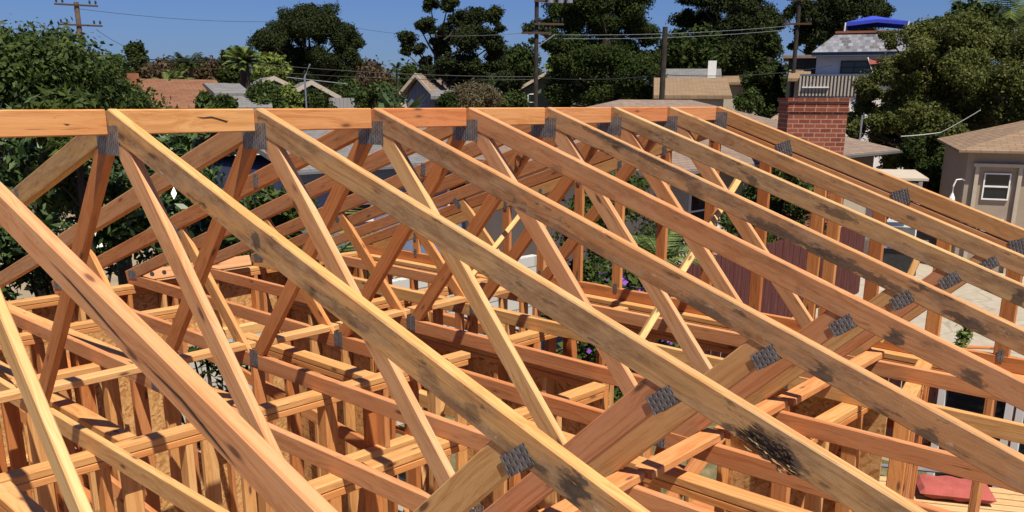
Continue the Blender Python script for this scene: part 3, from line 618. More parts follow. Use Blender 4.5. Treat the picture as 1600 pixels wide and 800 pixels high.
p = ony(1075, 335, 3.0); fan_palm('green palm with arching fronds in the middle gap right of centre', (8.6, 3.3, .9), 10, .85, M['leaf_palm'], seed=6, trunk=1.2, tr=.05)

# ================================================================== SMALL HOUSE BUILDERS
def gable_roof(mb, x0, x1, y0, y1, z, rise, th=.12, ax='x'):
    if ax == 'x':
        ym = (y0+y1)/2
        for (ya, yb) in ((y0, ym), (y1, ym)):
            A, B_, C_, D = (x0, ya, z), (x1, ya, z), (x1, yb, z+rise), (x0, yb, z+rise)
            if ya > yb: A, B_, C_, D = B_, A, D, C_
            mb.quad([A, B_, C_, D]); lo = [(p[0], p[1], p[2]-th) for p in (A, B_, C_, D)]; mb.quad(lo[::-1])
            mb.quad([lo[0], lo[1], B_, A]); mb.quad([lo[1], lo[2], C_, B_]); mb.quad([lo[3], lo[0], A, D])
    else:
        xm = (x0+x1)/2
        for (xa, xb) in ((x0, xm), (x1, xm)):
            A, B_, C_, D = (xa, y1, z), (xa, y0, z), (xb, y0, z+rise), (xb, y1, z+rise)
            if xa > xb: A, B_, C_, D = B_, A, D, C_
            mb.quad([A, B_, C_, D]); lo = [(p[0], p[1], p[2]-th) for p in (A, B_, C_, D)]; mb.quad(lo[::-1])
            mb.quad([lo[0], lo[1], B_, A]); mb.quad([lo[1], lo[2], C_, B_]); mb.quad([lo[3], lo[0], A, D])
    return mb
def hip_roof(mb, x0, x1, y0, y1, z, rise, th=.14):
    w_ = min(x1-x0, y1-y0)/2
    if x1-x0 >= y1-y0: r0, r1 = (x0+w_, (y0+y1)/2, z+rise), (x1-w_, (y0+y1)/2, z+rise)
    else: r0, r1 = ((x0+x1)/2, y0+w_, z+rise), ((x0+x1)/2, y1-w_, z+rise)
    a, b, c, d = (x0, y0, z), (x1, y0, z), (x1, y1, z), (x0, y1, z)
    if x1-x0 >= y1-y0: mb.quad([a, b, r1, r0]); mb.quad([c, d, r0, r1]); mb.quad([b, c, r1]); mb.quad([d, a, r0])
    else: mb.quad([a, b, r0]); mb.quad([c, d, r1]); mb.quad([b, c, r1, r0]); mb.quad([d, a, r0, r1])
    lo = [(p[0], p[1], p[2]-th) for p in (a, b, c, d)]; mb.quad(lo[::-1])
    for i in range(4): j = (i+1) % 4; mb.quad([lo[i], lo[j], (a, b, c, d)[j], (a, b, c, d)[i]])
    return mb
def window(parent, x, y, z, w_, h_, frame=M['white'], bars=1, fw=.06, depth=.05, vbars=0):
    """window in a local wall that faces -Y, lower left corner x,z"""
    f = MB(); f.box(x, x+w_, y-depth, y, z, z+fw); f.box(x, x+w_, y-depth, y, z+h_-fw, z+h_); f.box(x, x+fw, y-depth, y, z+fw, z+h_-fw); f.box(x+w_-fw, x+w_, y-depth, y, z+fw, z+h_-fw)
    for i in range(bars): zz = z+h_*(i+1)/(bars+1); f.box(x+fw, x+w_-fw, y-depth*.8, y, zz-.02, zz+.02)
    for i in range(vbars): xx = x+w_*(i+1)/(vbars+1); f.box(xx-.02, xx+.02, y-depth*.7, y, z+fw, z+h_-fw)
    o = f.build('window', frame, parent); g = MB().box(x+fw, x+w_-fw, y-.012, y-.004, z+fw, z+h_-fw).build('pane', M['glass'], o); return o

# neighbour house, grey shingles, beyond the shrubs (under the middle of the ridge)
t = thing('house', 'neighbouring house with grey shingle roof and dark blue wall seen under the ridge', 'house', (10.2, 14.3, 0))
MB().box(.4, 8.2, .5, 7.5, 0, 2.5).build('wall', M['blue'], t)
rf = gable_roof(MB(), 0, 8.6, 0, 8, 2.62, 1.25).build('roof', M['roof_grey'], t)
MB().box(0, 8.6, -.08, .0, 2.52, 2.58).build('gutter', M['steel'], rf)
window(t, 1.4, .5, 1.2, 1.2, .9); window(t, 5.2, .5, 1.2, 1.4, .9)
# long house with the brick chimney
t = thing('house', 'long neighbouring house with brown shingle hip roof and pale gutter', 'house', (15.6, 7.9, 0))
MB().box(.5, 13.3, .6, 9.3, 0, 2.5).build('wall', M['cream'], t)
rf = hip_roof(MB(), 0, 13.9, 0, 10, 2.66, 1.55).build('roof', M['roof_brown'], t)
MB().box(0, 13.9, -.08, .0, 2.56, 2.63).build('gutter', M['steel'], rf); MB().tube([(13.2, 1.1, 2.9), (13.2, 1.1, 3.75)], .03, 6).build('service_mast', M['steel'], rf)
window(t, 9.0, .6, 1.0, 1.2, 1.1); window(t, 2.0, .6, 1.0, 1.5, 1.1)
# chimney
cp = hp(1267, 200, 23.5); t = thing('brick_chimney', 'broad red brick chimney standing beside the brown shingle roof', 'chimney', (cp.x, cp.y, 0), math.atan2(-.6, -.8)+math.pi/2+.05)
zt = hp(1267, 153, 23.5).z
MB().box(-.69, .69, -.5, .5, 0, zt-.32).build('stack', M['brick'], t)
o = MB().box(-.72, .72, -.535, .535, zt-.32, zt-.22).box(-.70, .70, -.51, .51, zt-.22, zt-.08).box(-.735, .735, -.55, .55, zt-.08, zt).build('corbelled_cap', M['brick'], t)
MB().box(-.4, .4, -.25, .25, zt, zt+.02).build('flue', M['dark'], t)
# shed leaning on the house
p = hp(1405, 300, 24.3); t = thing('shed', 'small white shed with flat grey roof and lattice door, right of the chimney', 'shed', (p.x, p.y, 0), yaw_to_cam(p)+.25)
MB().box(-.52, .42, 0, 1.0, 0, 2.25).build('wall', M['white'], t); MB().prism([(-.2, 2.33), (1.1, 2.45), (1.1, 2.51), (-.2, 2.39)], 0, -.62, .60).build('roof', M['trim'], t)
for x in (-.52, .42): MB().box(x-.0, x+.09, -.06, -.003, 0, 2.3).build('post', M['white'], t)
d = MB(); d.box(-.40, .33, -.035, -.005, 0, 2.0); o = d.build('door', M['white'], t); window(o, -.30, -.035, 1.3, .52, .5, bars=0, vbars=3)
# beige house at the right edge
p = hp(1505, 300, 25.5); t = thing('house', 'beige stucco house with tan hip roof and white window at the right edge', 'house', (p.x, p.y, 0), yaw_to_cam(p)+.10)
ze = hp(1492, 236, 25.5).z
MB().box(.0, 8, .0, 7, 0, ze).build('wall', M['stucco'], t); rf = hip_roof(MB(), -.25, 8.3, -.3, 7.4, ze+.04, 1.15, .06).build('roof', M['roof_tan2'], t)
MB().box(1.7, 4.3, .6, 2.4, ze+.75, ze+1.02).build('roof_vent', M['roof_tan'], rf)
b = MB().box(.20, .29, -.1, -.002, 0, ze-.36).box(1.16, 1.25, -.1, -.002, 0, ze-.36).box(.15, 1.30, -.14, -.002, ze-.36, ze-.28).build('door_surround', M['trim'], t)
window(t, .42, -.003, ze-1.17, .60, .66, fw=.032); window(t, .40, -.003, ze-2.25, .60, .60, fw=.032)
lt = MB().tube([(-.25, -.1, ze-1.05), (-.25, -.1, ze-.85), (-.2, -.08, ze-.7), (-.05, -.03, ze-.68), (.0, 0, ze-.72)], .02, 6); lt.tube([(-.25, -.1, ze-1.3), (-.25, -.1, ze-1.15), (-.25, -.1, ze-1.04)], [.09, .07, .025], 8)
lt.build('wall_lamp', M['white'], t)
MB().tube([(.75, -.25, ze-2.45), (1.0, -.1, ze-2.25), (1.02, -.05, ze-1.95)], .06, 6).build('hose_reel', M['dark'], t)
MB().tube([(1.9, -.5, ze-2.9), (2.6, -.5, ze-2.75), (2.6, -.5, 0)], .03, 6).build('handrail', M['white'], t)

# ------------------------------------------------------------------ fences
def fence(label, a, b, h, pw=.14, gap=.012, rail_side=1, m=None, dog=True):
    a, b = Vector((*a, 0)), Vector((*b, 0)); L = (b-a).length; u = (b-a).normalized()
    t = thing('picket_fence', label, 'fence', (a.x, a.y, 0), math.atan2(u.y, u.x)); x = 0; r = random.Random(len(label))
    while x < L:
        hh = h+r.uniform(-.015, .015); c = .035 if dog else 0; y = r.uniform(-.004, .004)
        o = MB().prism([(x, .03), (x+pw, .03), (x+pw, hh-c), (x+pw-c, hh), (x+c, hh), (x, hh-c)], 1, y-.009, y+.009).build('picket', m or M['fence'], t); x += pw+gap
    for z in (.3, h-.3): MB().box(0, L, .02*rail_side-.0 if rail_side > 0 else -.06, .06 if rail_side > 0 else -.02, z, z+.08).build('rail', m or M['fence'], t)
    return t
fence('tall maroon picket fence along the far side of the patio, sunlit purple', (10.2, 4.4), (18.4, 4.4), 1.65)
fence('nearer maroon picket fence with clipped tops beyond the end wall', (9.15, 4.4), (9.15, -4.0), 1.5)
# flowering hedge and other yard plants
t = shrub('dark hedge dotted with violet flowers beyond the gable studs', 7.4, 3.0, 2.6, 1.6, 2.2, 9000, .09, M['leaf_mid'], .1, 11, asp=1.8)
bl_ = [(RNG.uniform(-1.2, 1.2), RNG.uniform(-.8, .3), RNG.uniform(.9, 2.25), .22, .2, .2) for _ in range(26)]
leaves('blossom', bl_, 330, .06, M['flower'], t, asp=1.1, seed=5)
shrub('dense dark green hedge in front of the patio fence', 10.6, 5.5, 3.6, 1.5, 3.1, 12000, .11, M['leaf_mid'], .1, 12)
shrub('dark green climbing bush in front of the brick chimney', 16.3, 5.5, 4.0, 1.5, 3.15, 14000, .13, M['leaf_mid'], .1, 13)
shrub('light green vine spilling over the nearer maroon fence', 9.5, -.35, 1.1, .5, 1.75, 1400, .08, M['leaf_lime'], 0, 14, nb=14)
# gas grill on the patio
p = onz(1392, 432, 0); t = thing('gas_grill', 'black gas grill with steel control panel on the patio', 'grill', (p.x, p.y, 0), yaw_to_cam(p))
MB().box(-.55, .55, -.25, .3, .1, .72).build('cabinet', M['dark'], t, bevel=.01); pn = MB().prism([(-.3, .74), (-.25, .93), (-.22, .93), (-.22, .74)], 0, -.45, .45).build('control_panel', M['steel'], t)
for i in range(4): MB().tube([(-.3+i*.2, -.27, .84), (-.3+i*.2, -.33, .835)], .035, 10).build('knob', M['dark'], pn)
MB().prism([(-.24, .93), (-.24, 1.08), (-.1, 1.22), (.15, 1.22), (.3, 1.08), (.3, .93)], 0, -.42, .42).build('lid', M['dark'], t, bevel=.02)
for x in (-.75, .5): MB().box(x, x+.25, -.2, .25, .88, .92).build('side_shelf', M['steel'], t)
# leaning glazed doors, bench with cushion (lower right)
for i, (y, l) in enumerate(((-.55, 'dark glazed door with white frame leaning outside the end wall, left one'), (-1.30, 'dark glazed door with white frame leaning outside the end wall, right one'))):
    t = thing('glazed_door', l, 'door', (8.25, y-.36, 0), -math.pi/2, 'glazed doors leaning outside')
    window(t, -.36, 0, .05, .72, 1.30, bars=0, fw=.07)
p = Vector((7.2, -1.10, 0)); t = thing('bench_cushion', 'coral red canvas seat cushion with piping on the slatted bench at bottom right', 'cushion', (p.x, p.y, .56), math.radians(-62))
def pillow(mb, L_, W_, H_):
    nx, ny = 16, 10; top = {}
    for s_ in (1, -1):
        for i in range(nx+1):
            for j in range(ny+1):
                u, v = i/nx*2-1, j/ny*2-1; e = (1-abs(u)**6)**.5*(1-abs(v)**4)**.5; top[(s_, i, j)] = (u*L_/2, v*W_/2, s_*H_/2*e+H_/2+.012*math.sin(u*9+v*3)*e)
    for s_ in (1, -1):
        for i in range(nx):
            for j in range(ny):
                q = [top[(s_, i, j)], top[(s_, i+1, j)], top[(s_, i+1, j+1)], top[(s_, i, j+1)]]; mb.quad(q if s_ > 0 else q[::-1])
    return mb
pillow(MB(), .66, .42, .13).build('cover', M['cushion'], t, smooth=True)
MB().tube([(-.32, -.2, .065), (.32, -.2, .065), (.32, .2, .065), (-.32, .2, .065), (-.32, -.2, .065)], .007, 5).build('piping', M['red'], t)
t = thing('bench', 'low slatted wooden bench with grey steel tubes under the red cushion', 'bench', (p.x, p.y, 0), math.radians(-62))
for i in range(5): board('slat', (-.75, -.3+i*.14, .535), (.75, -.3+i*.14, .535), .11, .03, (0, 1, 0), t, col=(.62, .46, .28), seg=2)
for x in (-.65, .65): MB().tube([(x, -.32, 0), (x, -.32, .5), (x, .32, .5), (x, .32, 0)], .02, 8).build('frame', M['steel'], t)
MB().tube([(-.8, .42, .62), (.8, .42, .62)], .02, 8).build('rail', M['steel'], t)

# ================================================================== BACKGROUND beyond the ridge
def tree(name, label, px, hd, wpx, ytop, ybot, m, n=22000, size=.2, nb=60, shape='round', seed=1, trunkr=.35, asp=1.8, group=None, lean=0, clump=.13, sq=1.0, up=.3, shell=.35, flat=.8):
    base = hp(px, 155, hd); k = hd/F*1.0; w_ = wpx*hd/F*math.sqrt(1+((px-800)/F)**2)**0
    zt_, zb = hp(px, ytop, hd).z, max(hp(px, ybot, hd).z, .3); H = zt_-zb; r = random.Random(seed)
    t = thing(name, label, 'tree', (base.x, base.y, 0), yaw_to_cam(base), group); bl = []
    for i in range(nb):
        u = r.random(); a = r.uniform(0, 6.283)
        if shape == 'round': z = u; rad = math.sqrt(max(.02, 1-(2*z-1)**2))
        elif shape == 'dome': z = u**.8; rad = math.sqrt(max(.03, 1-z**2.4))
        elif shape == 'cone': z = u; rad = (1-z)**.7*.9+.12
        else: z = u; rad = .55+.45*math.sin(z*9+seed)
        q = r.uniform(.35, 1)**.6*rad; cr = clump*r.uniform(.65, 1.5)
        bl.append((math.cos(a)*q*w_*.5*(1-clump), math.sin(a)*q*w_*.5*(1-clump), zb+cr*w_*.5+z*(H-cr*w_), cr*w_, cr*w_, cr*w_*flat))
    leaves('crown', bl, n, size, m, t, asp=asp, shell=shell, seed=seed, up=up)
    mb = MB(); top = zb+H*.45; mb.tube([(0, 0, -.1), (lean*.5, 0, max(.2, zb*.7)), (lean, 0, top)], [trunkr*1.3, trunkr, trunkr*.55], 8)
    for b in bl[::2]:
        e = Vector(b[:3]); z0 = max(min(e.z-.3*H, top), zb*.6); mb.tube([(lean*.6, 0, z0), (e.x*.5, e.y*.5, (z0+e.z)*.5+.02*H), e], [trunkr*.35, trunkr*.2, trunkr*.06], 5)
    mb.build('trunk', M['bark'], t); return t
tree('broadleaf_tree', 'big dark green leafy tree filling the upper left corner', 40, 15, 330, 36, 330, M['leaf_mid'], 90000, .085, 130, 'round', 21, .2, 2.2, clump=.12)
tree('broadleaf_tree', 'lower green leafy bush tree on the right flank of the corner tree', 165, 17, 130, 105, 300, M['leaf_mid'], 26000, .08, 50, 'dome', 22, .12, 2.2)
tree('loquat_tree', 'young long leaved tree top just above the left ridge block', 110, 9.5, 150, 138, 330, M['leaf_mid'], 2200, .17, 16, 'dome', 23, .05, 4.5, clump=.16)
def ptree(name, label, hd, clumps, m, n, size, seed, trunk=(0, 150), trunkr=.3, depth=.8, sub=7, asp=1.7, shell=.45, up=.3):
    """a tree whose limbs carry clumps; each clump (px, py, radius px) is a real cloud of foliage at its own depth"""
    base = hp(trunk[0], 155, hd); k = hd/F; t = thing(name, label, 'tree', (base.x, base.y, 0), yaw_to_cam(base)); r = random.Random(seed); bl = []; cen = []
    iv = t.matrix_basis.inverted() if False else (Matrix.Translation((base.x, base.y, 0)) @ Matrix.Rotation(yaw_to_cam(base), 4, 'Z')).inverted()
    wmax = max(abs(c[0]-trunk[0])+c[2] for c in clumps)*k
    for (px, py, rp) in clumps:
        c = iv @ hp(px, py, hd); R_ = rp*k*1.30; yo = r.uniform(-1, 1)*depth*math.sqrt(max(.05, 1-(abs(c.x)/wmax)**2))*wmax*.7; c = Vector((c.x, c.y+yo, c.z)); cen.append((c, R_))
        for i in range(sub):
            v = Vector((r.gauss(0, 1), r.gauss(0, 1), r.gauss(0, 1))).normalized()*R_*r.uniform(.15, .66); q = R_*r.uniform(.34, .58)
            bl.append((c.x+v.x, c.y+v.y, c.z+v.z, q, q, q*.8))
    leaves('crown', bl, n, size, m, t, asp=asp, shell=shell, seed=seed, up=up)
    mb = MB(); ztop = hp(trunk[0], trunk[1], hd).z; mb.tube([(0, 0, -.1), (.1, 0, ztop*.6), (0, 0, ztop)], [trunkr*1.3, trunkr, trunkr*.6], 8)
    for c, R_ in cen: a_ = Vector((0, 0, min(ztop, max(ztop*.55, c.z-1.5)))); mb.tube([a_, (a_+c)/2+Vector((0, 0, -.05*(c-a_).length)), c], [trunkr*.28, trunkr*.15, trunkr*.05], 5)
    mb.build('trunk', M['bark'], t); return t
ptree('pine_tree', 'wide domed dark pine left of centre, standing alone against the sky', 62, [(482, 24, 22), (455, 34, 22), (510, 34, 22), (432, 50, 22), (470, 50, 26), (505, 55, 26), (537, 55, 20), (418, 66, 18), (550, 68, 16), (440, 74, 20), (478, 80, 20), (530, 82, 22), (552, 86, 13), (414, 84, 12), (500, 98, 22), (455, 100, 18), (535, 104, 18), (518, 118, 20), (480, 118, 18), (440, 108, 12)], M['leaf_pine'], 130000, .125, 24, (487, 100), .5)
ptree('cypress_tree', 'ragged dark evergreen with sky gaps, centre of the skyline', 48, [(672, 6, 13), (700, 10, 14), (740, 22, 20), (718, 30, 18), (668, 42, 14), (655, 42, 8), (770, 28, 16), (782, 44, 10), (752, 48, 22), (700, 50, 16), (640, 66, 15), (632, 78, 9), (656, 78, 10), (678, 66, 8), (690, 76, 14), (730, 70, 22), (772, 70, 18), (700, 98, 14), (668, 96, 10), (735, 98, 24), (775, 100, 20), (715, 120, 18), (750, 128, 24), (672, 114, 14), (790, 128, 20), (700, 140, 16), (735, 152, 20), (775, 158, 22)], M['leaf_pine'], 120000, .11, 25, (685, 70), .32)
ptree('evergreen_tree', 'huge dark evergreen behind the utility pole with transformers', 46, [(880, 0, 26), (930, -5, 34), (985, 0, 30), (850, 36, 14), (828, 44, 9), (890, 34, 28), (940, 36, 32), (990, 36, 26), (1015, 50, 18), (870, 66, 22), (910, 72, 30), (960, 76, 30), (1005, 84, 26), (885, 104, 24), (930, 110, 30), (980, 112, 30), (1018, 118, 18), (880, 138, 24), (925, 146, 28), (970, 148, 28), (1005, 150, 22), (878, 162, 14), (830, 60, 6), (850, 70, 8)], M['leaf_dark'], 170000, .11, 27, (945, 60), .45)
ptree('pine_tree', 'tall dark pine left of the tiled roof house', 58, [(1085, 0, 26), (1130, -8, 34), (1180, 0, 30), (1070, 30, 18), (1110, 36, 30), (1160, 40, 32), (1200, 36, 18), (1064, 62, 14), (1095, 72, 26), (1145, 80, 32), (1190, 80, 26), (1080, 104, 18), (1120, 112, 24), (1165, 112, 24)], M['leaf_pine'], 130000, .13, 28, (1140, 60), .5)
ptree('pine_tree', 'narrow dark tree mass right above the brick chimney', 50, [(1190, 50, 16), (1200, 75, 18), (1185, 95, 20), (1205, 110, 18), (1190, 130, 22), (1212, 140, 14), (1180, 155, 20), (1205, 165, 20)], M['leaf_dark'], 26000, .15, 29, (1195, 90), .3)
ptree('pine_tree', 'spreading pine behind the blue canopy', 66, [(1232, 20, 10), (1260, 16, 18), (1290, 8, 24), (1330, 4, 26), (1365, 14, 22), (1378, 34, 12), (1270, 40, 20), (1310, 34, 24), (1350, 44, 20), (1256, 62, 12), (1290, 60, 16), (1265, 80, 10), (1238, 70, 7)], M['leaf_pine'], 60000, .17, 30, (1300, 30), .4)
ptree('olive_tree', 'big sunlit olive green tree covering the right of the tiled house', 37, [(1440, 78, 22), (1440, 66, 28), (1480, 62, 30), (1520, 62, 30), (1570, 66, 32), (1620, 80, 40), (1395, 108, 22), (1415, 110, 30), (1465, 108, 34), (1520, 110, 34), (1575, 118, 36), (1362, 140, 20), (1420, 150, 26), (1420, 155, 32), (1475, 158, 34), (1530, 162, 34), (1590, 165, 34), (1350, 165, 16), (1380, 185, 24), (1410, 195, 28), (1460, 200, 32), (1515, 200, 30), (1560, 195, 24), (1440, 235, 26), (1480, 240, 24), (1330, 185, 14), (1345, 200, 18), (1372, 218, 22), (1405, 228, 24), (1430, 262, 24), (1470, 275, 24), (1395, 250, 20), (1390, 60, 12)], M['leaf_olive'], 230000, .10, 31, (1460, 150), .35, .5)
tree('olive_tree', 'lower dark green tree between the shed and the beige house', 1462, 34, 90, 205, 330, M['leaf_dark'], 14000, .13, 35, 'dome', 32, .15, 2.2)
tree('dark_tree', 'dark tree showing over the olive tree near the right edge', 1500, 44, 90, 0, 90, M['leaf_dark'], 9000, .19, 25, 'round', 33, .2, 1.7)
tree('dark_tree', 'small round dark tree just right of the tiled roof', 1445, 50, 38, 28, 70, M['leaf_dark'], 3500, .17, 10, 'round', 34, .15, 1.7, clump=.28)
tree('tall_tree', 'narrow dark tree rising above the distant trees at left', 220, 85, 30, 66, 130, M['leaf_dark'], 5000, .26, 16, 'cone', 35, .3, 1.6, clump=.3)
tree('tall_tree', 'yellow green tree beside the wide pine', 428, 50, 44, 82, 130, M['leaf_lime'], 3500, .2, 14, 'round', 36, .15, 2.0, clump=.22)
tree('grey_shrub_tree', 'brownish twiggy dome shaped shrub in front of the ragged evergreen', 742, 40, 96, 132, 176, M['leaf_grey'], 15000, .12, 40, 'dome', 37, .12, 3.0, clump=.14)
tree('tall_tree', 'dark green tree behind the street lamp', 815, 60, 70, 72, 170, M['leaf_dark'], 9000, .22, 30, 'dome', 38, .2, 1.7, clump=.2)
for i, (px, w_, yt, yb, mm, l) in enumerate(((185, 60, 90, 150, 'leaf_dark', 'distant dark tree just right of the corner tree'), (265, 70, 96, 135, 'leaf_brown', 'distant reddish brown tree behind the terracotta roof'), (325, 52, 92, 130, 'leaf_brown', 'distant brown tree right of the small palms'),
        (362, 40, 78, 140, 'leaf_dark', 'dark tree touching the shaggy palm'), (440, 90, 112, 140, 'leaf_dark', 'distant dark trees under the wide pine, left one'), (520, 80, 112, 155, 'leaf_dark', 'distant dark trees under the wide pine, right one'), (575, 66, 99, 140, 'leaf_brown', 'distant reddish tree right of the wide pine'), (640, 26, 104, 130, 'leaf_dark', 'small distant round tree above the grey gable'),
        (880, 46, 78, 130, 'leaf_lime', 'yellowish tree between the pole and the huge evergreen'), (1050, 60, 70, 130, 'leaf_mid', 'lighter green tree behind the dark bare pole'), (1180, 66, 120, 175, 'leaf_mid', 'green garden tree beside the white chimney house'), (1080, 120, 40, 130, 'leaf_dark', 'dark tree filling between the pole and the tall pine'))):
    tree('distant_tree', l, px, 78 if i < 8 else 54, w_, yt, yb, M[mm], 7000, .26, 26, 'dome', 60+i, .2, 1.6, clump=.2)
for i, (px, hd, w_, yt, yb, mm, l) in enumerate(((585, 36, 60, 128, 176, 'leaf_mid', 'green shrub left of the banana plants'), (350, 30, 34, 150, 176, 'leaf_dark', 'little dark shrub on the terracotta roof line'), (320, 26, 24, 142, 180, 'leaf_mid', 'small leafy shrub tip in front of the terracotta roof'), (415, 32, 60, 130, 180, 'leaf_mid', 'green shrub left of the antenna'),
        (490, 34, 56, 143, 180, 'leaf_dark', 'round dark shrub below the blue gable'), (450, 33, 40, 134, 178, 'leaf_lime', 'light green shrub between the two white gables'), (700, 38, 34, 146, 176, 'leaf_dark', 'dark low shrub at the foot of the grey gabled house'), (545, 40, 60, 130, 170, 'leaf_mid', 'mid green shrub in front of the wooden fence'), (800, 42, 60, 146, 178, 'leaf_mid', 'low green shrub left of the grey green house'), (1170, 40, 40, 140, 176, 'leaf_mid', 'green shrub beside the tan roofed house'))):
    tree('garden_shrub', l, px, hd, w_, yt, yb, M[mm], 4000, .14, 20, 'dome', 80+i, .06, 2.0, clump=.2)
# far wooded hillside as one mass
bl_ = []
for i in range(260):
    px = RNG.uniform(-250, 1850); P = hp(px, RNG.uniform(118, 150), RNG.uniform(120, 170)); bl_.append((P.x, P.y, P.z, 3.6, 3.6, 2.4))
o = leaves('far_woods', bl_, 60000, .7, M['leaf_dark'], None, asp=1.5, shell=.3, seed=9); o['kind'] = 'stuff'; tag(o, 'far dark wooded skyline', 'woods')
def banana(label, px, hd, seed):
    p = hp(px, 155, hd); t = thing('banana_plant', label, 'banana plant', (p.x, p.y, 0)); r = random.Random(seed); zt_ = hp(px, 128, hd).z; mb = MB()
    for i in range(26):
        a = r.uniform(0, 6.28); e = r.uniform(.5, 1.4); L_ = r.uniform(1.0, 1.7); pr = Vector((r.uniform(-.5, .5), r.uniform(-.5, .5), zt_-1.7+r.uniform(-.6, .3))); d = Vector((math.cos(a)*math.cos(e), math.sin(a)*math.cos(e), math.sin(e))); sd = d.cross(Vector((0, 0, 1))).normalized()
        for j in range(5):
            q = pr+d*L_/5; w0 = .22*math.sin(math.pi*(j+.15)/5.3); w1 = .22*math.sin(math.pi*min(.99, (j+1.15)/5.3)); mb.quad([pr-sd*w0, pr+sd*w0, q+sd*w1, q-sd*w1]); pr = q; d = (d+Vector((0, 0, -.22))).normalized()
    mb.build('leaf', M['leaf_glossy'], t)
    MB().tube([(0, 0, 0), (.1, 0, zt_-1.3)], [.16, .09], 8).tube([(.3, .3, 0), (.4, .3, zt_-1.6)], [.14, .08], 8).build('stalk', M['stem'], t)
banana('banana plant with broad upright leaves in front of the grey gabled house, left clump', 610, 33, 1); banana('banana plant with broad upright leaves in front of the grey gabled house, right clump', 633, 33.5, 2)
def tall_palm(label, px, hd, ytop, ln, seed, m='leaf_palm', tr=.16, nf=22):
    p = hp(px, 155, hd); z = hp(px, ytop, hd).z; fan_palm(label, (p.x, p.y, 0), nf, ln, M[m], 1.0, seed, z-ln*.45, tr, 'palm_tree', .12, 6, 10)
tall_palm('shaggy palm with brown skirt between the left roofs and the wide pine', 385, 40, 84, .85, 31, 'leaf_palm', .22, 46)
tall_palm('tiny far palm standing alone in the sky gap', 621, 110, 101, 1.0, 32, 'leaf_dark'); tall_palm('small far palm, left of a pair over the terracotta roof', 291, 75, 92, 1.3, 33, 'leaf_dark'); tall_palm('small far palm, right of a pair over the terracotta roof', 302, 75, 88, 1.3, 34, 'leaf_dark')
tall_palm('small light palm behind the terracotta roof', 265, 48, 120, .8, 35); tall_palm('small light palm beside the white dormer', 281, 50, 118, .8, 36)
p = hp(1560, 155, 48); fan_palm('feathery palm crown entering at the top right corner', (p.x, p.y, 0), 34, 3.0, M['leaf_palm'], 1.0, 41, hp(1560, 12, 48).z-.9, .18, 'palm_tree', .07, 9, 26)

# poles
def upole(label, px, ytop, hd, r_, m, arms=(), group='utility poles', extra=None):
    p = hp(px, 155, hd); zt_ = hp(px, ytop, hd).z; t = thing('utility_pole', label, 'utility pole', (p.x, p.y, 0), yaw_to_cam(p), group)
    MB().tube([(0, 0, 0), (0, 0, zt_)], [r_*1.25, r_], 10).build('shaft', m, t)
    for (ya, half, off, rot) in arms:
        z = hp(px, ya, hd).z; c, s_ = math.cos(rot), math.sin(rot)
        a = board('crossarm', ((off-half)*c, -.14+(off-half)*s_, z), ((off+half)*c, -.14+(off+half)*s_, z), .08, .07, (0, 0, 1), t, col=(.08, .055, .045), seg=2)
        for q in (-.9, -.62, .62, .9):
            o = MB().tube([((half*q+half), 0, .07), ((half*q+half), 0, .15), ((half*q+half), 0, .24)], [.03, .05, .035], 8).build('insulator', M['dark'], a)
    return t, zt_
upole('wooden utility pole with two crossarms above the left corner tree', 137, 4, 50, .12, M['pole'], ((9, .95, 0, .12), (40, .95, .1, .12)))
t, zt_ = upole('utility pole with several crossarms and transformers, right of centre', 837, -30, 38, .085, M['darkpole'], ((2, .65, .55, .1), (38, .6, .5, .1), (52, .6, 0, .1)))
for x in (.55, .95, 1.3): MB().tube([(x, -.3, hp(840, 6, 38).z), (x, -.3, hp(840, -14, 38).z)], .13, 10).build('transformer', M['steel'], t)
MB().tube([(.1, -.1, hp(840, 72, 38).z), (.75, -.1, hp(840, 54, 38).z)], .025, 6).build('arm_brace', M['steel'], t)
upole('plain dark wooden pole without crossarms in front of the evergreens', 1034, 42, 30, .085, M['darkpole'])
t, _ = upole('weathered utility pole with one crossarm left of the tiled house', 1236, -25, 44, .09, M['darkpole'], ((38, .6, 0, .05), (0, .55, 0, .05)))
p = hp(478, 155, 32); t = thing('tv_antenna', 'tilted white television antenna mast left of centre', 'antenna', (p.x, p.y, 0), yaw_to_cam(p)); z0 = hp(478, 120, 32).z; z1 = hp(478, 100, 32).z
MB().tube([(0, 0, 0), (0, 0, z0), (.2, 0, z1)], .03, 8).build('mast', M['steel'], t); bm_ = MB(); bm_.tube([(-.6, 0, z0-.02), (1.4, 0, z0-.22)], .014, 6).build('boom', M['greysiding'], t)
for i in range(7): x = -.5+i*.27; MB().tube([(x, -.5, z0-.02-(x+.6)*.1), (x, .5, z0-.02-(x+.6)*.1)], .005, 5).build('element', M['dark'], t)
p = hp(806, 155, 52); t = thing('street_lamp', 'grey street lamp arm left of the transformer pole', 'street lamp', (p.x+1.6, p.y-1.2, 0), yaw_to_cam(p)); z = hp(806, 66, 52).z
MB().tube([(1.1, 0, 0), (1.1, 0, z-.5), (.7, 0, z-.05), (.1, 0, z+.02)], [.08, .06, .04, .035], 8).build('post', M['steel'], t); MB().tube([(.15, 0, z), (-.15, 0, z-.02), (-.5, 0, z-.05)], [.05, .13, .08], 8).build('lamp_head', M['white'], t)
def wire(label, pts, r_=.012, m=None, group='overhead cables'):
    P = [hp(*q) for q in pts]; out = []
    for a, b_ in zip(P[:-1], P[1:]):
        L_ = (b_-a).length
        for i in range(12): u = i/12; out.append(a.lerp(b_, u)+Vector((0, 0, -.012*L_*4*u*(1-u))))
    out.append(P[-1]); tag(MB().tube(out, r_, 5).build('overhead_cable', m or M['dark'], None, True), label, 'cable', group)
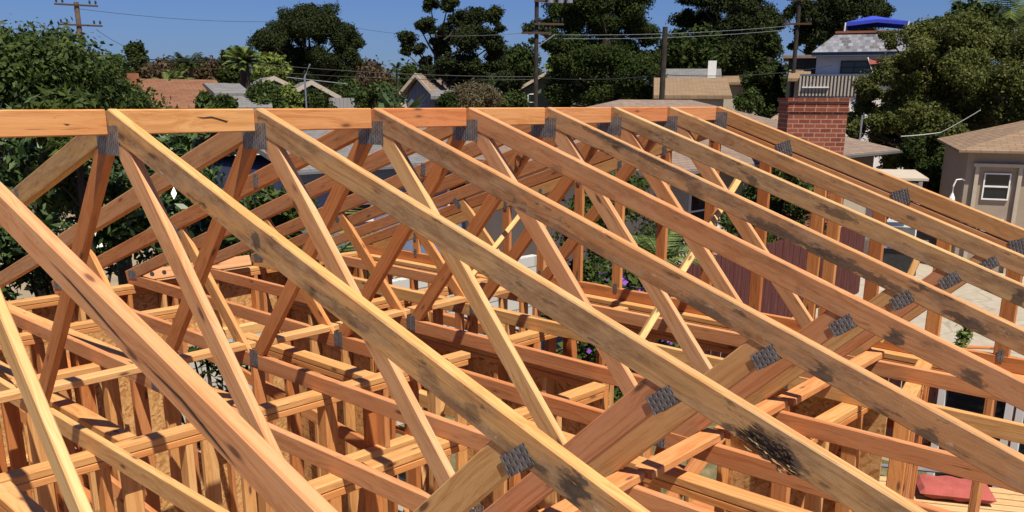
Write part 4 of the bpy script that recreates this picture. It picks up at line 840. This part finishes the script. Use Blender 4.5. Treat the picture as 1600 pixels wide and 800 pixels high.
wire('thin cable rising to the left pole from the sky', [(125, 14, 50), (420, 34, 60)], .01); wire('cable crossing in front of the left tree towards the wide pine', [(-30, 66, 30), (385, 97, 40)], .016); wire('cable dropping right from the left pole', [(150, 46, 50), (215, 80, 60)], .012)
wire('long upper horizontal cable at roof level across the centre', [(385, 98, 40), (842, 120, 38)], .014); wire('long lower horizontal cable across the centre', [(420, 112, 40), (842, 124, 38)], .012)
wire('cable between the transformer pole and the dark pole', [(842, 121, 38), (1036, 117, 30)], .016); wire('cable from the dark pole to the tiled house', [(1036, 117, 30), (1300, 102, 44)], .012)
wire('high greenish cable from the transformer pole to the weathered pole', [(842, 54, 38), (1238, 40, 44)], .008, M['greysiding']); wire('second high cable below the greenish one', [(842, 60, 38), (1238, 46, 44)], .008, M['greysiding'])
wire('high faint cable left of the ragged evergreen', [(560, 44, 60), (842, 50, 38)], .012, M['steel']); wire('white service drop from the hip roof mast up into the olive tree', [(1408, 213, 25.3), (1470, 207, 25), (1532, 172, 24.5)], .009, M['white'])

# far houses
def far_house(label, px, hd, W_, D_, ye, rise, wallm, roofm, ax='x', rz=0, win=(), gutter=False, chim=None):
    p = hp(px, 155, hd); ze = hp(px, ye, hd).z; t = thing('house', label, 'house', (p.x, p.y, 0), yaw_to_cam(p)+rz)
    MB().box(-W_/2+.3, W_/2-.3, .3, D_-.3, 0, ze-.05).build('wall', M[wallm], t)
    rf = gable_roof(MB(), -W_/2, W_/2, 0, D_, ze+.05, rise, .14, ax).build('roof', M[roofm], t)
    if ax == 'y': MB().prism([(-W_/2+.3, ze-.05), (W_/2-.3, ze-.05), (0, ze+rise-.2)], 1, .3, .45).build('gable', M[wallm], t); 
    if ax == 'y':
        for s_ in (-1, 1): MB().prism([(s_*W_/2, ze-.12), (s_*W_/2, ze+.07), (0, ze+rise+.07), (0, ze+rise-.12)][::s_], 1, -.05, -.002).build('bargeboard', M['trim'], rf)
    for w_ in win: window(t, *w_)
    if chim: x, y, s_, h, mm = chim; MB().box(x-s_/2, x+s_/2, y-s_/2, y+s_/2, ze, ze+h).build('chimney', M[mm], rf)
    return t
far_house('low house with terracotta shingle roof and brown chimney at left', 285, 33, 3.4, 5, 170, .95, 'cream', 'roof_terra', 'x', .18, chim=(-1.35, 1.6, .5, 1.15, 'rust'))
far_house('lower terracotta roofed wing nearer the ridge block', 262, 27, 2.3, 2.6, 172, .38, 'cream', 'roof_terra', 'x', .18)
far_house('tiny white gable beside the brown chimney', 219, 44, 1.5, 4, 156, .45, 'white', 'roof_grey', 'y', .1)
far_house('small white dormer house behind the terracotta roof', 318, 50, 2.6, 4, 138, .25, 'white', 'roof_grey', 'x')
far_house('dark shed with grey roof right of the terracotta roof', 365, 34, 1.3, 2.5, 148, .35, 'dark', 'roof_grey', 'x', .3)
far_house('low pale roofed house with red ridge line left of the antenna', 385, 31, 1.6, 2.5, 170, .35, 'white', 'cream' if False else 'roof_grey', 'x')
far_house('white gabled house partly hidden by green shrubs', 430, 42, 1.5, 4, 134, .35, 'white', 'roof_grey', 'y', .15)
far_house('grey blue gabled house with white bargeboards behind the antenna', 488, 38, 2.3, 5, 153, .62, 'siding', 'roof_grey', 'y', .1)
far_house('grey boarded gabled house behind the banana plants', 650, 46, 1.9, 5, 146, .9, 'siding', 'roof_brown', 'y', -.55, win=((.1, .3, 2.9, .5, .8),))
far_house('small pale outbuilding at the foot of the ragged evergreen', 695, 40, 1.2, 2, 152, .25, 'white', 'roof_grey', 'x')
far_house('grey green house with white eave behind the transformer pole', 874, 55, 4.9, 5, 139, 1.35, 'greenwall', 'roof_grey', 'y', 0, win=((-1.9, .3, 3.55, .6, 1.0),))
far_house('cream bungalow with flat tan roof and two dark windows right of the dark pole', 1082, 38, 3.1, 6, 151, .75, 'cream', 'roof_tan', 'x', .05, win=((-.4, .3, 3.55, .35, .32, M['dark'], 0, .02), (.65, .3, 3.55, .35, .32, M['dark'], 0, .02), (.28, .3, 3.2, .2, .6, M['dark'], 0, .02)))
far_house('grey hip roofed house with square white chimney', 1068, 48, 3.8, 7, 136, .95, 'cream', 'roof_grey', 'x', 0, chim=(1.35, .9, .42, 1.3, 'white'))
far_house('small tan roofed house left of the tiled house', 1160, 52, 2.6, 5, 130, .4, 'cream', 'roof_tan', 'x')
far_house('narrow tan roofed house between the pole and the balcony', 1246, 43, .95, 3, 124, .40, 'cream', 'roof_tan', 'x')
far_house('dark weathered timber house behind the weathered pole', 1250, 48, 2.0, 4, 88, .1, 'dark', 'dark' if False else 'roof_brown', 'x')
p = hp(555, 155, 38); t = thing('board_fence', 'grey wooden board fence in front of the distant green trees', 'fence', (p.x-.6, p.y, 0), yaw_to_cam(p)); MB().box(-1.5, 1.5, 0, .05, 0, hp(555, 153, 38).z).build('board_panel', siding_mat('grey_fence_boards', (.27, .26, .25), .15, 0), t)

# two-storey house with tiled mansard roof, balcony and canopy
hd = 44; p = hp(1262, 155, hd); rz = yaw_to_cam(p)-.06; t = thing('house', 'two storey pale house with grey tiled mansard roof and picket balcony', 'house', (p.x, p.y, 0), rz); K = hd/F
zz = lambda y: hp(1262, y, hd).z
X = lambda px: (px-1262)*K*1.04
MB().box(X(1268), X(1450), .5, 7, 0, zz(84)).build('wall', M['whitewall'], t)
mb = MB(); a0, a1, b0, b1 = X(1262), X(1460), X(1290), X(1450); z0, z1 = zz(82), zz(51)
mb.quad([(a0, -.1, z0), (a1, -.1, z0), (b1, .95, z1), (b0, .95, z1)]); mb.quad([(a0, 7.2, z0), (a0, -.1, z0), (b0, .95, z1), (b0, 6.2, z1)]); mb.quad([(b0, .95, z1), (b1, .95, z1), (b1, 6.2, z1), (b0, 6.2, z1)])
mb.quad([(a1, -.1, z0), (a1, 7.2, z0), (b1, 6.2, z1), (b1, .95, z1)]); mb.quad([(a1, 7.2, z0), (a0, 7.2, z0), (b0, 6.2, z1), (b1, 6.2, z1)])
rf = mb.build('mansard_roof', M['tile'], t); MB().box(b0-.05, b1, .85, .97, z1, z1+.09).build('ridge_trim', M['rust'], rf); MB().box(a0, a1, -.05, .3, z0-.17, z0-.003).build('fascia', M['mans_band'], rf)
window(t, X(1300), .5, zz(115), X(1352)-X(1300), zz(95)-zz(115), M['dark'], 1, .05, .06, 2)
bal = MB().box(X(1252), X(1352), -1.3, .45, zz(120), zz(117)).build('balcony', M['mans_band'], t)
x = X(1252)
while x < X(1352): MB().box(x, x+.07, -1.33, -1.28, zz(150), zz(120)).build('picket', M['trim'], bal); x += .145
MB().box(X(1252), X(1345), -1.24, -1.2, zz(152), zz(121)).build('screen', M['greysiding'], bal); MB().box(X(1256), X(1290), -1.42, -1.35, zz(138), zz(136)).build('rail', M['white'], bal)
MB().box(X(1252), X(1345), -1.2, .45, 0, zz(150)).build('lower_storey', M['white'], t)
t2 = thing('flag', 'red and white flag hanging over the balcony of the tiled house', 'flag', t.location+Vector((0, 0, 0)), rz); MB().tube([(X(1334), -.6, zz(92)), (X(1342), -1.2, zz(116))], .02, 6).build('flagpole', M['white'], t2)
MB().quad([(X(1335), -.9, zz(94)), (X(1354), -1.2, zz(96)), (X(1358), -1.2, zz(100)), (X(1337), -1.0, zz(103))]).build('cloth', M['red'], t2)
cpz = zz(51); t3 = thing('canopy_tent', 'blue pop-up canopy tent on the flat top of the tiled house', 'canopy', t.location+Vector((0, 0, cpz)), rz)
xa, xb, xm = X(1300), X(1380), X(1338); ya, yb = 1.3, 4.0; ze = zz(33)-cpz; zp = zz(19)-cpz
pk = (xm-.15, (ya+yb)/2, zp); cs = [(xa, ya, ze), (xb, ya, ze), (xb, yb, ze), (xa, yb, ze)]; mb = MB()
for i in range(4):
    q, r_ = Vector(cs[i]), Vector(cs[(i+1) % 4]); m_ = (q+r_)/2+Vector((0, 0, .12)); mb.quad([q, m_, pk]); mb.quad([m_, r_, pk]); mb.quad([q-Vector((0, 0, .16)), m_-Vector((0, 0, .14)), m_, q]); mb.quad([m_-Vector((0, 0, .14)), r_-Vector((0, 0, .16)), r_, m_])
mb.build('cloth_top', M['canopy'], t3)
for q in cs: MB().tube([(q[0]*.99, q[1], 0), (q[0], q[1], ze)], .035, 6).build('leg', M['white'], t3)
